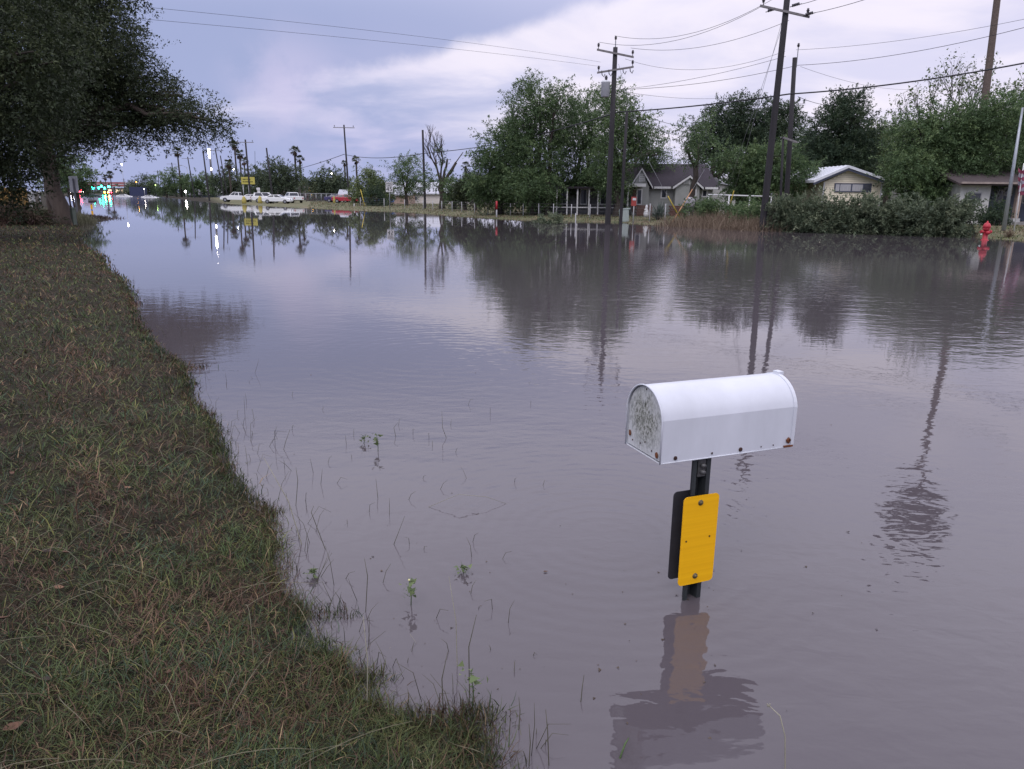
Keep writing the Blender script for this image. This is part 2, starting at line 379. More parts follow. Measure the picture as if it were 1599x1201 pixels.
# ------------------------------------------------------------------ foliage builders
PAL = {  # base colours of leaves: dark, mid, light
    'oak': ((0.020, 0.030, 0.014), (0.036, 0.052, 0.022), (0.066, 0.082, 0.034)),
    'green': ((0.030, 0.050, 0.022), (0.050, 0.082, 0.034), (0.090, 0.125, 0.052)),
    'light': ((0.050, 0.070, 0.030), (0.085, 0.115, 0.048), (0.13, 0.155, 0.070)),
    'cedar': ((0.016, 0.030, 0.018), (0.030, 0.048, 0.026), (0.048, 0.068, 0.034)),
    'oleander': ((0.040, 0.055, 0.034), (0.075, 0.098, 0.058), (0.15, 0.17, 0.105)),
    'dry': ((0.085, 0.060, 0.042), (0.15, 0.112, 0.078), (0.25, 0.20, 0.145)),
    'red': ((0.05, 0.030, 0.028), (0.085, 0.050, 0.042), (0.12, 0.085, 0.055)),
    'far': ((0.030, 0.044, 0.028), (0.048, 0.066, 0.038), (0.075, 0.095, 0.050)),
    'palm': ((0.030, 0.040, 0.022), (0.045, 0.060, 0.030), (0.075, 0.085, 0.045)),
}
for _k, _s in (('oak', 1.0), ('green', 1.75), ('light', 1.6), ('cedar', 1.55), ('oleander', 1.45), ('far', 1.5), ('palm', 1.2), ('dry', 1.3)): PAL[_k] = tuple(tuple(q*_s for q in c_) for c_ in PAL[_k])
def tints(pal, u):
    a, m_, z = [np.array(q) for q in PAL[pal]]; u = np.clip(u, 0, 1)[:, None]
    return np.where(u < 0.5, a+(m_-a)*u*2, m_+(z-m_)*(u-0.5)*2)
def unit(n, r):
    v = r.normal(size=(n, 3)); return v/np.linalg.norm(v, axis=1)[:, None]
def leaves(P, dirs, size, aspect, pal, u, r):
    n = len(P); b_ = np.cross(dirs, unit(n, r)); b_ /= (np.linalg.norm(b_, axis=1)[:, None]+1e-9)
    s = (size*(0.45+1.25*r.uniform(0, 1, n)**1.6))[:, None]; w = s*aspect*0.5
    w = w*1.25; V = np.stack([P+b_*w, P+dirs*s*1.05, P+dirs*s*.2-b_*w], 1).reshape(-1, 3)
    q = np.arange(n*3).reshape(-1, 3); return V, q, np.repeat(tints(pal, u), 3, axis=0)
def crown(lobes, nspray, per, length, size, pal, seed, aspect=0.45, droop=0.25, shell=0.55, fuzz=0.11, gap=0.0, upw=0.0):
    """lobes [(x,y,z,rx,ry,rz)]: sprays of leaves on short twigs through the lobes' volume"""
    r = np.random.default_rng(seed); Lb = np.array(lobes, float); wt = (Lb[:, 3]*Lb[:, 5]+Lb[:, 4]*Lb[:, 5]+Lb[:, 3]*Lb[:, 4]); wt /= wt.sum()
    per = int(per*1.9); size = size*0.66; aspect = aspect*1.1
    cn = 6; ncl = max(8, nspray//cn); nspray = ncl*cn
    k = r.choice(len(Lb), ncl, p=wt); d = unit(ncl, r); fr = shell+(1-shell)*r.uniform(0, 1, ncl)**0.6
    fr *= 1+0.12*np.sin(d[:, 0]*5+k)*np.sin(d[:, 2]*6+k*2.1)+0.10*np.sin(d[:, 1]*11+d[:, 2]*9+k)
    S = Lb[k, :3]+d*Lb[k, 3:]*fr[:, None]
    S = np.repeat(S, cn, 0)+r.normal(size=(nspray, 3))*length*0.28; cd_ = unit(ncl, r)*.5+d*.8; d = np.repeat(d, cn, 0); cd_ = np.repeat(cd_, cn, 0); cj = np.repeat(r.normal(size=ncl)*.16, cn)
    ph = r.uniform(0, 6, 3); fq = 5.0/np.mean(Lb[:, 3:])
    f = np.sin(S[:, 0]*fq+ph[0])*np.sin(S[:, 1]*fq+ph[1])*np.sin(S[:, 2]*fq*1.2+ph[2])
    keep = f > -1+gap; S = S[keep]; d = d[keep]; f = f[keep]; cd_ = cd_[keep]; cj = cj[keep]; m = len(S)
    D_ = cd_*0.8+unit(m, r)*0.8+np.array([0, 0, upw-droop]); D_ /= np.linalg.norm(D_, axis=1)[:, None]
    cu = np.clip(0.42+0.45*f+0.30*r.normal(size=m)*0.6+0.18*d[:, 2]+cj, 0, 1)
    tt = r.uniform(0, 1, (m, per)); P = S[:, None, :]+D_[:, None, :]*(tt*length)[..., None]+r.normal(size=(m, per, 3))*length*fuzz*(1.15-tt[..., None]*0.6)
    P[..., 2] -= droop*length*0.5*tt**2
    dirs = (D_[:, None, :]*0.8+unit(m*per, r).reshape(m, per, 3)*0.9).reshape(-1, 3); dirs /= np.linalg.norm(dirs, axis=1)[:, None]
    u = (cu[:, None]+r.normal(size=(m, per))*0.12).ravel()
    return leaves(P.reshape(-1, 3), dirs, size, aspect, pal, u, r)
def limb(mb, p0, p1, r0, r1, seed, n=6, sag=0.12, seg=6):
    r = random.Random(seed); p0 = np.array(p0, float); p1 = np.array(p1, float); Ln = np.linalg.norm(p1-p0); pts = []; rad = []
    for i in range(seg+1):
        q = i/seg; off = np.array([r.uniform(-1, 1), r.uniform(-1, 1), r.uniform(-1, 1)])*Ln*0.05*math.sin(math.pi*q) if 0 < i < seg else np.zeros(3)
        pts.append(p0+(p1-p0)*q+off+np.array([0, 0, Ln*sag*math.sin(math.pi*q)])); rad.append(r0+(r1-r0)*q)
    mb.sm = True; mb.tube(pts, rad, n); return pts
def tree(name, base, lobes, label, cat, group=None, pal='green', ns=500, per=24, length=0.9, size=0.16, seed=1, trunk_r=0.22, fork=0.3, bark=None, stems=1, **kw):
    """base world xyz; lobes relative to the base"""
    root = empty(name, base, label, cat, group); V, q, c_ = crown(lobes, ns, per, length, size, pal, seed, **kw)
    mb = MB(); r = random.Random(seed); top = max(l[2] for l in lobes); r_ = trunk_r
    for sidx in range(stems):
        bx = (r.uniform(-0.5, 0.5), r.uniform(-0.4, 0.4)) if stems > 1 else (0, 0)
        fk = np.array([bx[0]*1.8+r.uniform(-.15, .15), bx[1]*1.5, top*fork])
        limb(mb, (bx[0], bx[1], -0.4), fk, r_*1.25, r_*0.8, seed+sidx, 8, 0, 4)
        for i, l in enumerate(lobes):
            if stems > 1 and i % stems != sidx: continue
            tip = np.array([l[0], l[1], l[2]+l[5]*0.3])
            pts = limb(mb, fk, tip, r_*0.55, r_*0.12, seed*7+i, 6, 0.08)
            for j in range(3):
                s0 = pts[3+j]; e = np.array(l[:3])+np.array([r.uniform(-.8, .8)*l[3], r.uniform(-.8, .8)*l[4], r.uniform(-.5, .9)*l[5]])
                limb(mb, s0, e, r_*0.2, r_*0.05, seed*13+i*5+j, 4, 0.05, 4)
    mb.build('trunk', bark or BARK, root, recalc=False)
    link('crown', fast_mesh('crown', V, q, LEAF, c_), root); return root
def plobes(base, Yc, items):
    """lobes given as (px, py, radius px, depth offset m, flatten) on the plane y = Yc, relative to base"""
    out = []
    for px, py, R_, dy, fl in items:
        P = at_y(px, py, Yc+dy); m_ = R_*mpp(Yc+dy); out.append((P[0]-base[0], P[1]-base[1], P[2]-base[2], m_, m_, m_*fl))
    return out
def branchy(mb, p, d, Ln, r_, depth, R, tips, up=0.15, spread=0.55, n=5):
    p = np.array(p, float); d = nrm(d); e = p+d*Ln; midp = (p+e)/2+np.array([R.uniform(-1, 1), R.uniform(-1, 1), R.uniform(-.5, .5)])*Ln*0.07
    mb.sm = True; mb.tube([p, midp, e], [r_, r_*0.85, r_*0.68], n if depth > 1 else 3, cap=False)
    if depth <= 0: tips.append((e, d)); return
    for i in range(R.choice((2, 2, 3))):
        nd = d+np.array([R.uniform(-1, 1), R.uniform(-1, 1), R.uniform(-.6, 1)])*spread+np.array([0, 0, up])
        branchy(mb, e if i < 2 else midp, nd, Ln*R.uniform(0.62, 0.85), r_*0.64, depth-1, R, tips, up, spread, n)
    tips.append((e, d))

# ------------------------------------------------------------------ left bank trees
bL = gy(93, 318, 36.0); bL[2] = 0.18
lob = plobes(bL, 36, [(60, -60, 120, 0, .8), (145, -50, 65, 1, .8), (60, 60, 125, 0, .8), (130, 60, 78, -1, .9), (163, 55, 38, 1, 1), (150, 140, 72, 0, .8), (205, 165, 52, 1, .8), (255, 168, 40, 0, .75), (300, 178, 36, -1, .65),
     (330, 190, 22, 0, .7), (300, 197, 22, 1, .6), (185, 194, 32, -1, .7), (158, 212, 16, 0, .9), (130, 195, 38, 1, .8), (225, 196, 22, 0, .6), (60, 150, 90, 2, .8), (218, 122, 26, 0, .9), (285, 150, 20, 0, .8), (50, 195, 42, 1, .7), (255, 196, 15, 0, .6)])
lob = [l for l in lob]
root = empty('live_oak', bL, 'huge dark live oak reaching over the water from the left bank', 'tree')
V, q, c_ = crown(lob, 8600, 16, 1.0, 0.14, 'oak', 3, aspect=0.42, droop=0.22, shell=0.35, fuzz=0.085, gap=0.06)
mb = MB(); limb(mb, (0.15, 0, -0.5), (-0.4, 0, 3.6), 0.40, 0.30, 3, 12, 0, 6)
limb(mb, (-0.5, 0.4, -0.5), (-0.7, 0.2, 3.2), 0.22, 0.16, 8, 8, 0, 5)
for i, l in enumerate(lob):
    pts = limb(mb, (-0.4, 0, 3.4), l[:3], 0.24, 0.05, 40+i, 7, 0.10, 8)
    for j in range(4):
        e = np.array(l[:3])+np.array([rnd.uniform(-.8, .9)*l[3], rnd.uniform(-.8, .8)*l[4], rnd.uniform(-.8, .8)*l[5]]); limb(mb, pts[4+j], e, 0.06, 0.012, i*9+j, 4, 0.03, 4)
mb.build('trunk', mat('oak_bark', (0.075, 0.058, 0.048), 0.9, 0.35, 4, bump=0.04, bscale=12, stretch=(1, 1, 0.2)), root, recalc=False)
link('crown', fast_mesh('crown', V, q, LEAF, c_), root)
bN = np.array([-18.5, 23.0, 0.2])
lob = plobes(bN, 23, [(-120, -40, 150, 0, .8), (0, 40, 110, 0, .9), (-40, 160, 110, 0, .9), (30, 150, 62, -1, 1), (-5, 220, 52, 0, .8), (38, 195, 30, 1, .9), (62, 100, 40, -1, 1), (-100, 250, 100, 0, .7), (12, 255, 22, 0, .6), (-25, 282, 32, 1, .5)])
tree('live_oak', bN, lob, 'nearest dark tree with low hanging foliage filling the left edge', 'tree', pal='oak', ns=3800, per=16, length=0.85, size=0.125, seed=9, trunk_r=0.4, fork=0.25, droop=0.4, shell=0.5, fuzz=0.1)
b_ = gy(120, 300, 75)
tree('green_tree', b_, plobes(b_, 75, [(112, 270, 22, 0, .9), (132, 277, 15, 0, .8), (100, 252, 20, 1, .8), (85, 275, 20, 1, .9), (122, 290, 12, 0, .7)]), 'mid green tree standing behind the square white sign on the left', 'tree', pal='green', ns=520, per=18, length=0.9, size=0.22, seed=12, trunk_r=.25)

# ------------------------------------------------------------------ right side trees
def ptree(name, Yc, base_px, items, label, cat='tree', group='trees beyond the flooded road', **kw):
    if Yc < 80: kw['ns'] = int(kw['ns']*1.5); kw['gap'] = kw.get('gap', 0)*1.15; kw['size'] = kw['size']*1.02; kw.setdefault('shell', .3); kw.setdefault('fuzz', .085)
    b0 = gy(base_px, 320, Yc); return tree(name, b0, plobes(b0, Yc, items), label, cat, group, **kw)
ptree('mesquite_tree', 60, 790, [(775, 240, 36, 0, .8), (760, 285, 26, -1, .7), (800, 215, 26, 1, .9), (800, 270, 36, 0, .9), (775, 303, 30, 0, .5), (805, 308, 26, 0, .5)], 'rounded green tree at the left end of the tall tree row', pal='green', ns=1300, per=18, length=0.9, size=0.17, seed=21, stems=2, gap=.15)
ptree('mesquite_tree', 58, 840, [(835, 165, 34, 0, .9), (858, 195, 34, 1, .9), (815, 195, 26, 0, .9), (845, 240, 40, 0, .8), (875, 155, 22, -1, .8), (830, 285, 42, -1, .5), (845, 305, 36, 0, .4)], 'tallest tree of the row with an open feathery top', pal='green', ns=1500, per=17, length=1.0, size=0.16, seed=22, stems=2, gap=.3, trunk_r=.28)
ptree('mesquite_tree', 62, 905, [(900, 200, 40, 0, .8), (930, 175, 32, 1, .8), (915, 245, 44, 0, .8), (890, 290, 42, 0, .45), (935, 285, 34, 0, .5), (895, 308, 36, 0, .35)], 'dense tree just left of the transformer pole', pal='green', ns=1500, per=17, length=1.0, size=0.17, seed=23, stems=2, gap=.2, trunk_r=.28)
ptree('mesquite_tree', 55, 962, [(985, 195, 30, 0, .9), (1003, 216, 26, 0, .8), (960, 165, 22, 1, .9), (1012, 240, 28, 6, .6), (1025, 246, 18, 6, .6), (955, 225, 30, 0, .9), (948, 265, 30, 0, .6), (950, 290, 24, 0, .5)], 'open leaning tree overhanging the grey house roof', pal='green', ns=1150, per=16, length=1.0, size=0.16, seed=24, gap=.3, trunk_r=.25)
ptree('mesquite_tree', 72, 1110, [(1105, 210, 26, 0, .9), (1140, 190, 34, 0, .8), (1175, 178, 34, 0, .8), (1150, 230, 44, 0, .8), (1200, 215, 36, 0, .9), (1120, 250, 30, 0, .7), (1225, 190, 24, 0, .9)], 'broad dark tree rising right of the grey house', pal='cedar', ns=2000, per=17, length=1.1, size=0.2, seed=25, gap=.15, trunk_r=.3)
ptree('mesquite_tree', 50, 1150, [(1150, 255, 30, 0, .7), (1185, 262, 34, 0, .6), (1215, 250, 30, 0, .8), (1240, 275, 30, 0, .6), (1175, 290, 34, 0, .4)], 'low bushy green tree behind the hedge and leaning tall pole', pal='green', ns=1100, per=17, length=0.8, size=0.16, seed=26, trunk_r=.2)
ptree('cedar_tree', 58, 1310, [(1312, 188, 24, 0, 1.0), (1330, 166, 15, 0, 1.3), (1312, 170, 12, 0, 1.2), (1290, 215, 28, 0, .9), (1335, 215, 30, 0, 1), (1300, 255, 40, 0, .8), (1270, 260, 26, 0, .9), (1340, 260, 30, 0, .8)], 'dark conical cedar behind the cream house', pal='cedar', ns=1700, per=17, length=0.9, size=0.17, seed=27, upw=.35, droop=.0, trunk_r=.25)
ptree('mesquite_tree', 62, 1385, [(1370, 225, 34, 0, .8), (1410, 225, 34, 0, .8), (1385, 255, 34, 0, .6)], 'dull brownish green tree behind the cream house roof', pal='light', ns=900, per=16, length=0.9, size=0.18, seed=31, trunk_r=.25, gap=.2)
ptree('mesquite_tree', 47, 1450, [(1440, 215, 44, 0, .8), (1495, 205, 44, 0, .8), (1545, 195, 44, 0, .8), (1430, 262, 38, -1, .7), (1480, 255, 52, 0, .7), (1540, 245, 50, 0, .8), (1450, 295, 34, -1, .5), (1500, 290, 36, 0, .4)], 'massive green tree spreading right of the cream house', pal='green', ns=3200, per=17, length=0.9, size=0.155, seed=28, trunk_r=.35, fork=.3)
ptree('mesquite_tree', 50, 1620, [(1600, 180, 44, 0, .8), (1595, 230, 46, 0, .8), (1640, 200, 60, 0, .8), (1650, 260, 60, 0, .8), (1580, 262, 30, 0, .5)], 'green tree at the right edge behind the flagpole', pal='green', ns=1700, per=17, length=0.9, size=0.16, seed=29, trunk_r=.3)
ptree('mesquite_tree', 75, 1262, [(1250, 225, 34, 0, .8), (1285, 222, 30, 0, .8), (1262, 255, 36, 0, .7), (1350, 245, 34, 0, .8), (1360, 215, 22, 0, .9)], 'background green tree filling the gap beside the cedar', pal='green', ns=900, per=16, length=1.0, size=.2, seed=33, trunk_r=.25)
# sparse thin-leaved tree against the sky
b0 = gy(1490, 320, 60); root = empty('sparse_tree', b0, 'thin tree with few small leaves rising above the green mass', 'tree', 'trees beyond the flooded road')
mb = MB(); tips = []; R_ = random.Random(4)
limb(mb, (0, 0, -.3), (0, 0, 4.2), .22, .17, 3, 8, 0, 4)
for dx in (-1.3, -0.75, -.3, .15, 0.7, 1.2): branchy(mb, (0, 0, 4.2), (dx, R_.uniform(-.3, .3), 1.0), 2.3, .10, 5, R_, tips, .12, .55)
mb.build('trunk', BARK, root, recalc=False)
P = np.array([p for p, d in tips]); k = len(P); r_ = np.random.default_rng(3); P = np.repeat(P, 4, 0)+r_.normal(size=(k*4, 3))*.22
V, q, c_ = leaves(P, unit(len(P), r_), .15, .6, 'light', r_.uniform(0, .7, len(P)), r_); link('crown', fast_mesh('crown', V, q, LEAF, c_), root)
# dead tree
b0 = gy(690, 326, 78); root = empty('dead_tree', b0, 'mostly bare dead tree beside the armless pole', 'tree', 'trees beyond the flooded road')
mb = MB(); tips = []; R_ = random.Random(8)
limb(mb, (0, 0, -.3), (0, 0, 2.6), .36, .26, 5, 9, 0, 4)
branchy(mb, (0, 0, 2.5), (-.30, 0, 1), 1.65, .14, 6, R_, tips, .22, .6); branchy(mb, (0, 0, 2.5), (-.02, 0.1, 1), 1.5, .13, 6, R_, tips, .22, .6)
limb(mb, (.1, 0, 2.2), (1.5, 0.1, 4.6), .18, .13, 7, 7, 0, 4); limb(mb, (.1, 0, 2.4), (.6, 0.1, 4.9), .16, .1, 17, 7, 0, 4); limb(mb, (0.9, 0, 3.4), (2.2, 0.2, 5.6), .08, .04, 27, 5, 0, 4)
mb.build('trunk', BARK, root, recalc=False)
V, q, c_ = crown([(-.6, 0, 3.0, 1.1, 1, .8), (.8, 0, 2.9, 1, 1, .8), (0, 0, 5.1, .5, .5, .8)], 130, 14, .7, .2, 'green', 5); link('crown', fast_mesh('crown', V, q, LEAF, c_), root)
# smaller trees along the far bank
G2 = 'small trees on the far bank'
ptree('small_tree', 96, 578, [(570, 290, 17, 0, .9), (590, 285, 15, 0, .9), (565, 300, 14, 0, .8), (598, 300, 14, 0, .8), (578, 275, 9, 0, 1)], 'bushy light green tree between the red and blue cars', group=G2, pal='light', ns=620, per=16, length=1.0, size=.24, seed=41)
ptree('small_tree', 92, 588, [(584, 308, 12, 0, .9), (590, 298, 9, 0, 1), (592, 318, 12, 0, .8)], 'dark evergreen bush standing at the water by the blue car', group=G2, pal='cedar', ns=260, per=16, length=.7, size=.2, seed=42)
ptree('small_tree', 95, 636, [(624, 268, 15, 0, .9), (640, 262, 16, 0, .9), (634, 290, 18, 0, .8), (655, 285, 14, 0, .9)], 'airy small tree right beside the speed limit sign', group=G2, pal='green', ns=560, per=15, length=1.0, size=.19, seed=43, gap=.3)
ptree('small_tree', 76, 710, [(712, 296, 14, 0, .9), (706, 308, 8, 0, .9)], 'short twisted tree right of the dead tree', group=G2, pal='green', ns=200, per=15, length=.8, size=.18, seed=44, trunk_r=.2)
ptree('small_tree', 72, 733, [(735, 292, 16, 0, .9), (745, 300, 12, 0, .8), (725, 302, 11, 0, .8), (733, 282, 9, 0, .9)], 'rounded small tree left of the tall row', group=G2, pal='oak', ns=420, per=15, length=.8, size=.18, seed=45, stems=2, trunk_r=.18)
# far tree line on the left and middle
G3 = 'distant tree line along the road'
for i, (Yc, px, its, lab, pal) in enumerate([
    (300, 222, [(212, 290, 9, 0, .8), (228, 287, 12, 0, .8), (240, 292, 8, 0, .7)], 'distant dark tree left end of the tree line above the blue container', 'far'),
    (240, 262, [(252, 285, 15, 0, .8), (270, 282, 16, 0, .9), (285, 290, 12, 0, .8)], 'distant bright green trees behind the leftmost crossarm pole', 'green'),
    (230, 300, [(298, 288, 14, 0, .8), (315, 285, 13, 0, .9), (328, 292, 12, 0, .8)], 'distant green tree behind the plain pole near the lit sign', 'green'),
    (200, 352, [(345, 284, 16, 0, .8), (362, 278, 16, 0, .8), (378, 288, 14, 0, .8)], 'distant dark tree behind the white pickup truck', 'far'),
    (175, 400, [(395, 285, 14, 0, .9), (412, 280, 13, 0, .9), (425, 290, 14, 0, .8)], 'distant dark tree behind the yellow sign', 'far'),
    (165, 438, [(430, 270, 16, 0, .8), (446, 275, 14, 0, .8), (462, 286, 12, 0, .8), (440, 290, 16, 0, .7)], 'distant dark tree behind the row of white vehicles', 'far'),
    (150, 510, [(500, 290, 12, 0, .8), (515, 280, 13, 0, .8), (530, 290, 12, 0, .8)], 'distant grey green tree left of the tall crossarm pole', 'far'),
    (200, 482, [(478, 292, 10, 0, .7), (494, 296, 10, 0, .7)], 'low distant tree behind the house with the porch light', 'far'),
    (260, 660, [(650, 292, 18, 0, .6), (690, 290, 16, 0, .6), (720, 292, 14, 0, .6)], 'low distant trees above the long white building', 'far')]):
    ptree('distant_tree', Yc, px, its, lab, group=G3, pal=pal, ns=380, per=16, length=1.9, size=.50, seed=60+i, trunk_r=.3)
# wood closing the view behind everything
wv_, wq, wc = [], [], []; nb = 0
r_ = np.random.default_rng(77)
for i in range(26):
    px = 95+i*62; Yc = 660 if px < 200 else (340 if px < 250 else (290 if px < 760 else 150)); P = gy(px, 300, Yc+r_.uniform(-15, 15)); hgt = r_.uniform(3.4, 5.5)*(1.0 if px > 250 else .9)
    V, q, c_ = crown([(P[0], P[1], hgt*.55, 9 if Yc > 200 else 6, 5, hgt*.5)], 150, 9, 2.2, 1.1, 'far', 300+i); wv_.append(V); wq.append(q+nb); wc.append(c_); nb += len(V)
tag(link('distant_wood', fast_mesh('distant_wood', np.concatenate(wv_), np.concatenate(wq), LEAF, np.concatenate(wc))), 'far low wood closing the view behind the houses and road', 'wood', kind='stuff')

# ------------------------------------------------------------------ palms
def frond_crown(R_, nf, seed, skirt=True):
    r = np.random.default_rng(seed); Vs = []; Qs = []; Cs = []; nb_ = 0
    for i in range(nf):
        dead = skirt and i > nf*0.72
        el = r.uniform(-.25, 1.35) if not dead else r.uniform(-1.4, -.5); az = r.uniform(0, 2*math.pi)
        d = np.array([math.cos(az)*math.cos(el), math.sin(az)*math.cos(el), math.sin(el)]); s = nrm(np.cross(d, (0, 0, 1.0))); up = np.cross(s, d); L_ = R_*r.uniform(.8, 1.05)*(.75 if dead else 1)
        hub = d*L_*0.45
        for a in np.linspace(-1.15, 1.15, 11):
            e = d*math.cos(a)+s*math.sin(a); tip = hub+e*L_*0.55+np.array([0, 0, -.16*R_*abs(math.sin(a))-.10*R_]); m_ = hub+e*L_*0.3; w = R_*0.035
            pr = nrm(np.cross(e, up)); Vs += [hub, m_+pr*w, tip, m_-pr*w]; Qs.append((nb_, nb_+1, nb_+2, nb_+3)); nb_ += 4
            cc = np.array(PAL['dry'][0])*.8 if dead else np.array(PAL['palm'][r.integers(0, 3)]); Cs += [cc]*4
        w = R_*.012; Vs += [np.zeros(3), hub+s*w, hub-s*w, np.zeros(3)+s*w]; Qs.append((nb_, nb_+1, nb_+2, nb_+3)); nb_ += 4; Cs += [np.array(PAL['palm'][1])]*4
    return fast_mesh('palm_crown', np.array(Vs), np.array(Qs), LEAF, np.array(Cs))
PC = [frond_crown(1.0, 34, s) for s in (1, 2, 3)]
def palm(px, ctop, Yc, Rpx, label, group='distant palms', bark=BARK, tr=.22, basepx=None):
    C_ = at_y(px, ctop, Yc); bp_ = at_y(px if basepx is None else basepx, 310, Yc) if basepx else C_; z0 = max(g1(bp_[0], bp_[1]), 0.0)
    root = empty('fan_palm', (bp_[0], bp_[1], z0), label, 'palm', group); H = C_[2]-z0; mb = MB(); mb.sm = True; dx = C_[0]-bp_[0]
    mb.tube([(0, 0, -.3), (dx*.3+.1, 0, H*.35), (dx*.6, 0, H*.7), (dx, 0, H)], [tr*1.3, tr, tr*.9, tr*.85], 10); mb.build('trunk', bark, root, recalc=False)
    c0 = link('crown', PC[rnd.randrange(3)], root, (dx, 0, H)); s = Rpx*1.3*mpp(Yc); c0.scale = (s, s, s); c0.rotation_euler = (0, 0, rnd.uniform(0, 6)); return root
for a in [(277, 238, 230, 8, 'single distant palm left of the lit sign pole'), (366, 227, 210, 8, 'tallest distant palm in the cluster behind the crossarm pole'), (374, 241, 215, 8, 'second palm of the cluster, just below the tallest'),
          (381, 252, 225, 7, 'third and lowest palm on the right of the cluster'), (357, 256, 190, 8, 'broad palm half sunk in the dark tree left of the palm cluster'), (460, 236, 170, 8, 'taller palm of the pair above the white pickup at the end of the car row'),
          (468, 249, 170, 7, 'shorter palm of the pair above the white pickup at the end of the car row'), (556, 250, 190, 7, 'lone palm right of the tall crossarm pole'), (538, 255, 190, 5, 'small palm crown partly behind the tall crossarm pole'),
          (727, 259, 230, 7, 'far palm on a thin trunk left of the tall tree row'), (172, 273, 420, 6, 'dark round palm above the red striped canopy'), (164, 277, 420, 5, 'smaller palm beside the dark round palm above the canopy')]:
    palm(a[0], a[1], a[2], a[3], a[4], tr=.24)
# very tall palm at the right: its crown is above the frame, seen as a reflection
PY = 54.0; cA = at_y(1557, 0, PY); cB = at_y(1532, 205, PY); slope = (cA[0]-cB[0])/(cA[2]-cB[2]); rv = ray(1432, 800); topz = -EYE-rv[2]*PY/rv[1]; x0 = cB[0]-slope*cB[2]
root = empty('fan_palm', (x0, PY, 0.25), 'very tall palm whose bare brown trunk leaves the top of the frame', 'palm'); mb = MB(); mb.sm = True
mb.tube([(slope*z*topz/20, 0, z*topz/20-.25) for z in (0, 3, 6, 9, 12, 15, 18, 20)], [.42, .30, .25, .23, .21, .20, .20, .22], 14); mb.build('trunk', BARK_L, root, recalc=False)
c0 = link('crown', frond_crown(2.9, 80, 9), root, (slope*topz, 0, topz))
#@@NEXT2

# ------------------------------------------------------------------ grass on the left bank
PG = [np.array(c_)*np.array((1.16, 1.0, .90)) for c_ in ((0.026, 0.046, 0.017), (0.040, 0.060, 0.022), (0.055, 0.070, 0.030), (0.020, 0.038, 0.024), (0.070, 0.050, 0.034), (0.050, 0.034, 0.026), (0.13, 0.105, 0.065), (0.075, 0.085, 0.030))]
def blades(P, hgt, wid, lean, seed, colmode=0, ncurve=2):
    """P (n,3) roots; bent two-segment blades"""
    r = np.random.default_rng(seed); n = len(P); az = r.uniform(0, 2*math.pi, n); h = hgt*r.uniform(.45, 1.25, n); w = wid*r.uniform(.6, 1.3, n)
    ln = np.clip(lean+r.normal(size=n)*.35, .05, 1.45); D_ = np.stack([np.cos(az)*np.sin(ln), np.sin(az)*np.sin(ln), np.cos(ln)], 1)
    l2 = np.clip(ln+r.uniform(.1, .7, n), .1, 1.75); D2 = np.stack([np.cos(az+.3)*np.sin(l2), np.sin(az+.3)*np.sin(l2), np.cos(l2)], 1)
    sa = r.uniform(0, 2*math.pi, n); S = np.stack([np.cos(sa), np.sin(sa), np.zeros(n)], 1)*(w/2)[:, None]
    M = P+D_*(h*.55)[:, None]; T_ = M+D2*(h*.5)[:, None]
    V = np.stack([P-S, P+S, M+S*.8, M-S*.8, T_], 1).reshape(-1, 3); i = np.arange(n)*5
    q = np.stack([i, i+1, i+2, i+3], 1); tr = np.stack([i+3, i+2, i+4], 1)
    x, y = P[:, 0], P[:, 1]; f = wob(x, y, 3.1)*.42+wob(x+5, y-3, .8)*.22+wob(x-3, y+2, 9)*.25+r.normal(size=n)*.30
    g = wob(x*1.2+9, y, 3.1)+r.normal(size=n)*.7
    k = np.where(f > .10, np.where(g > .2, 4, 5), np.where(g > .9, 2, np.where(g > .1, 1, np.where(g > -.7, 0, 3)))); k = np.where(r.uniform(size=n) < .035, 6, k); k = np.where(r.uniform(size=n) < .06, 7, k)
    big = r.uniform(size=n) < .12; S[big] *= 1.9
    if colmode == 1: k = np.where(r.uniform(size=n) < .5, 6, 4)
    C_ = np.array(PG)[k]*(r.uniform(.5, 1.4, n)*(1+.35*wob(x, y, 2.6)))[:, None]
    return V, q, tr, np.repeat(C_, 5, 0)
def polar_sample(n, a0, a1, r0, r1, seed, p=1.0):
    r = np.random.default_rng(seed); a = r.uniform(a0, a1, n); R_ = r0*(r1/r0)**(r.uniform(0, 1, n)**p); return R_*np.sin(a), R_*np.cos(a), R_
x, y, R_ = polar_sample(520000, -1.05, 0.75, 1.1, 60, 5, 1.15)
s = sdist(x, y)+.04*wob(x, y, 6); z = gz(x, y); keep = (s > -0.05-.02*R_*0) & (z > -.04) & ((x < -0.25*y-1.0) | (R_ < 8)); x, y, z, R_ = x[keep], y[keep], z[keep], R_[keep]
dens = wob(x, y, 2.2)+.5*wob(x, y, 7); keep = dens > -1.05+np.random.default_rng(2).uniform(-.3, .3, len(x)); x, y, z, R_ = x[keep], y[keep], z[keep], R_[keep]
P = np.stack([x, y, np.maximum(z, -.02)-.005], 1); sc = np.clip(R_/4.6+.25, .8, 7)
V, q, tr, c_ = blades(P, .074*(1+.30*wob(x, y, 2.8))*(1+R_*.018), .0038*sc, 1.0, 3)
tag(link('bank_grass', fast_mesh('bank_grass', V, q, BLADE, c_*1.85, tr)), 'mown matted grass and dead thatch covering the left bank', 'grass', kind='stuff')
n_grass = len(P)
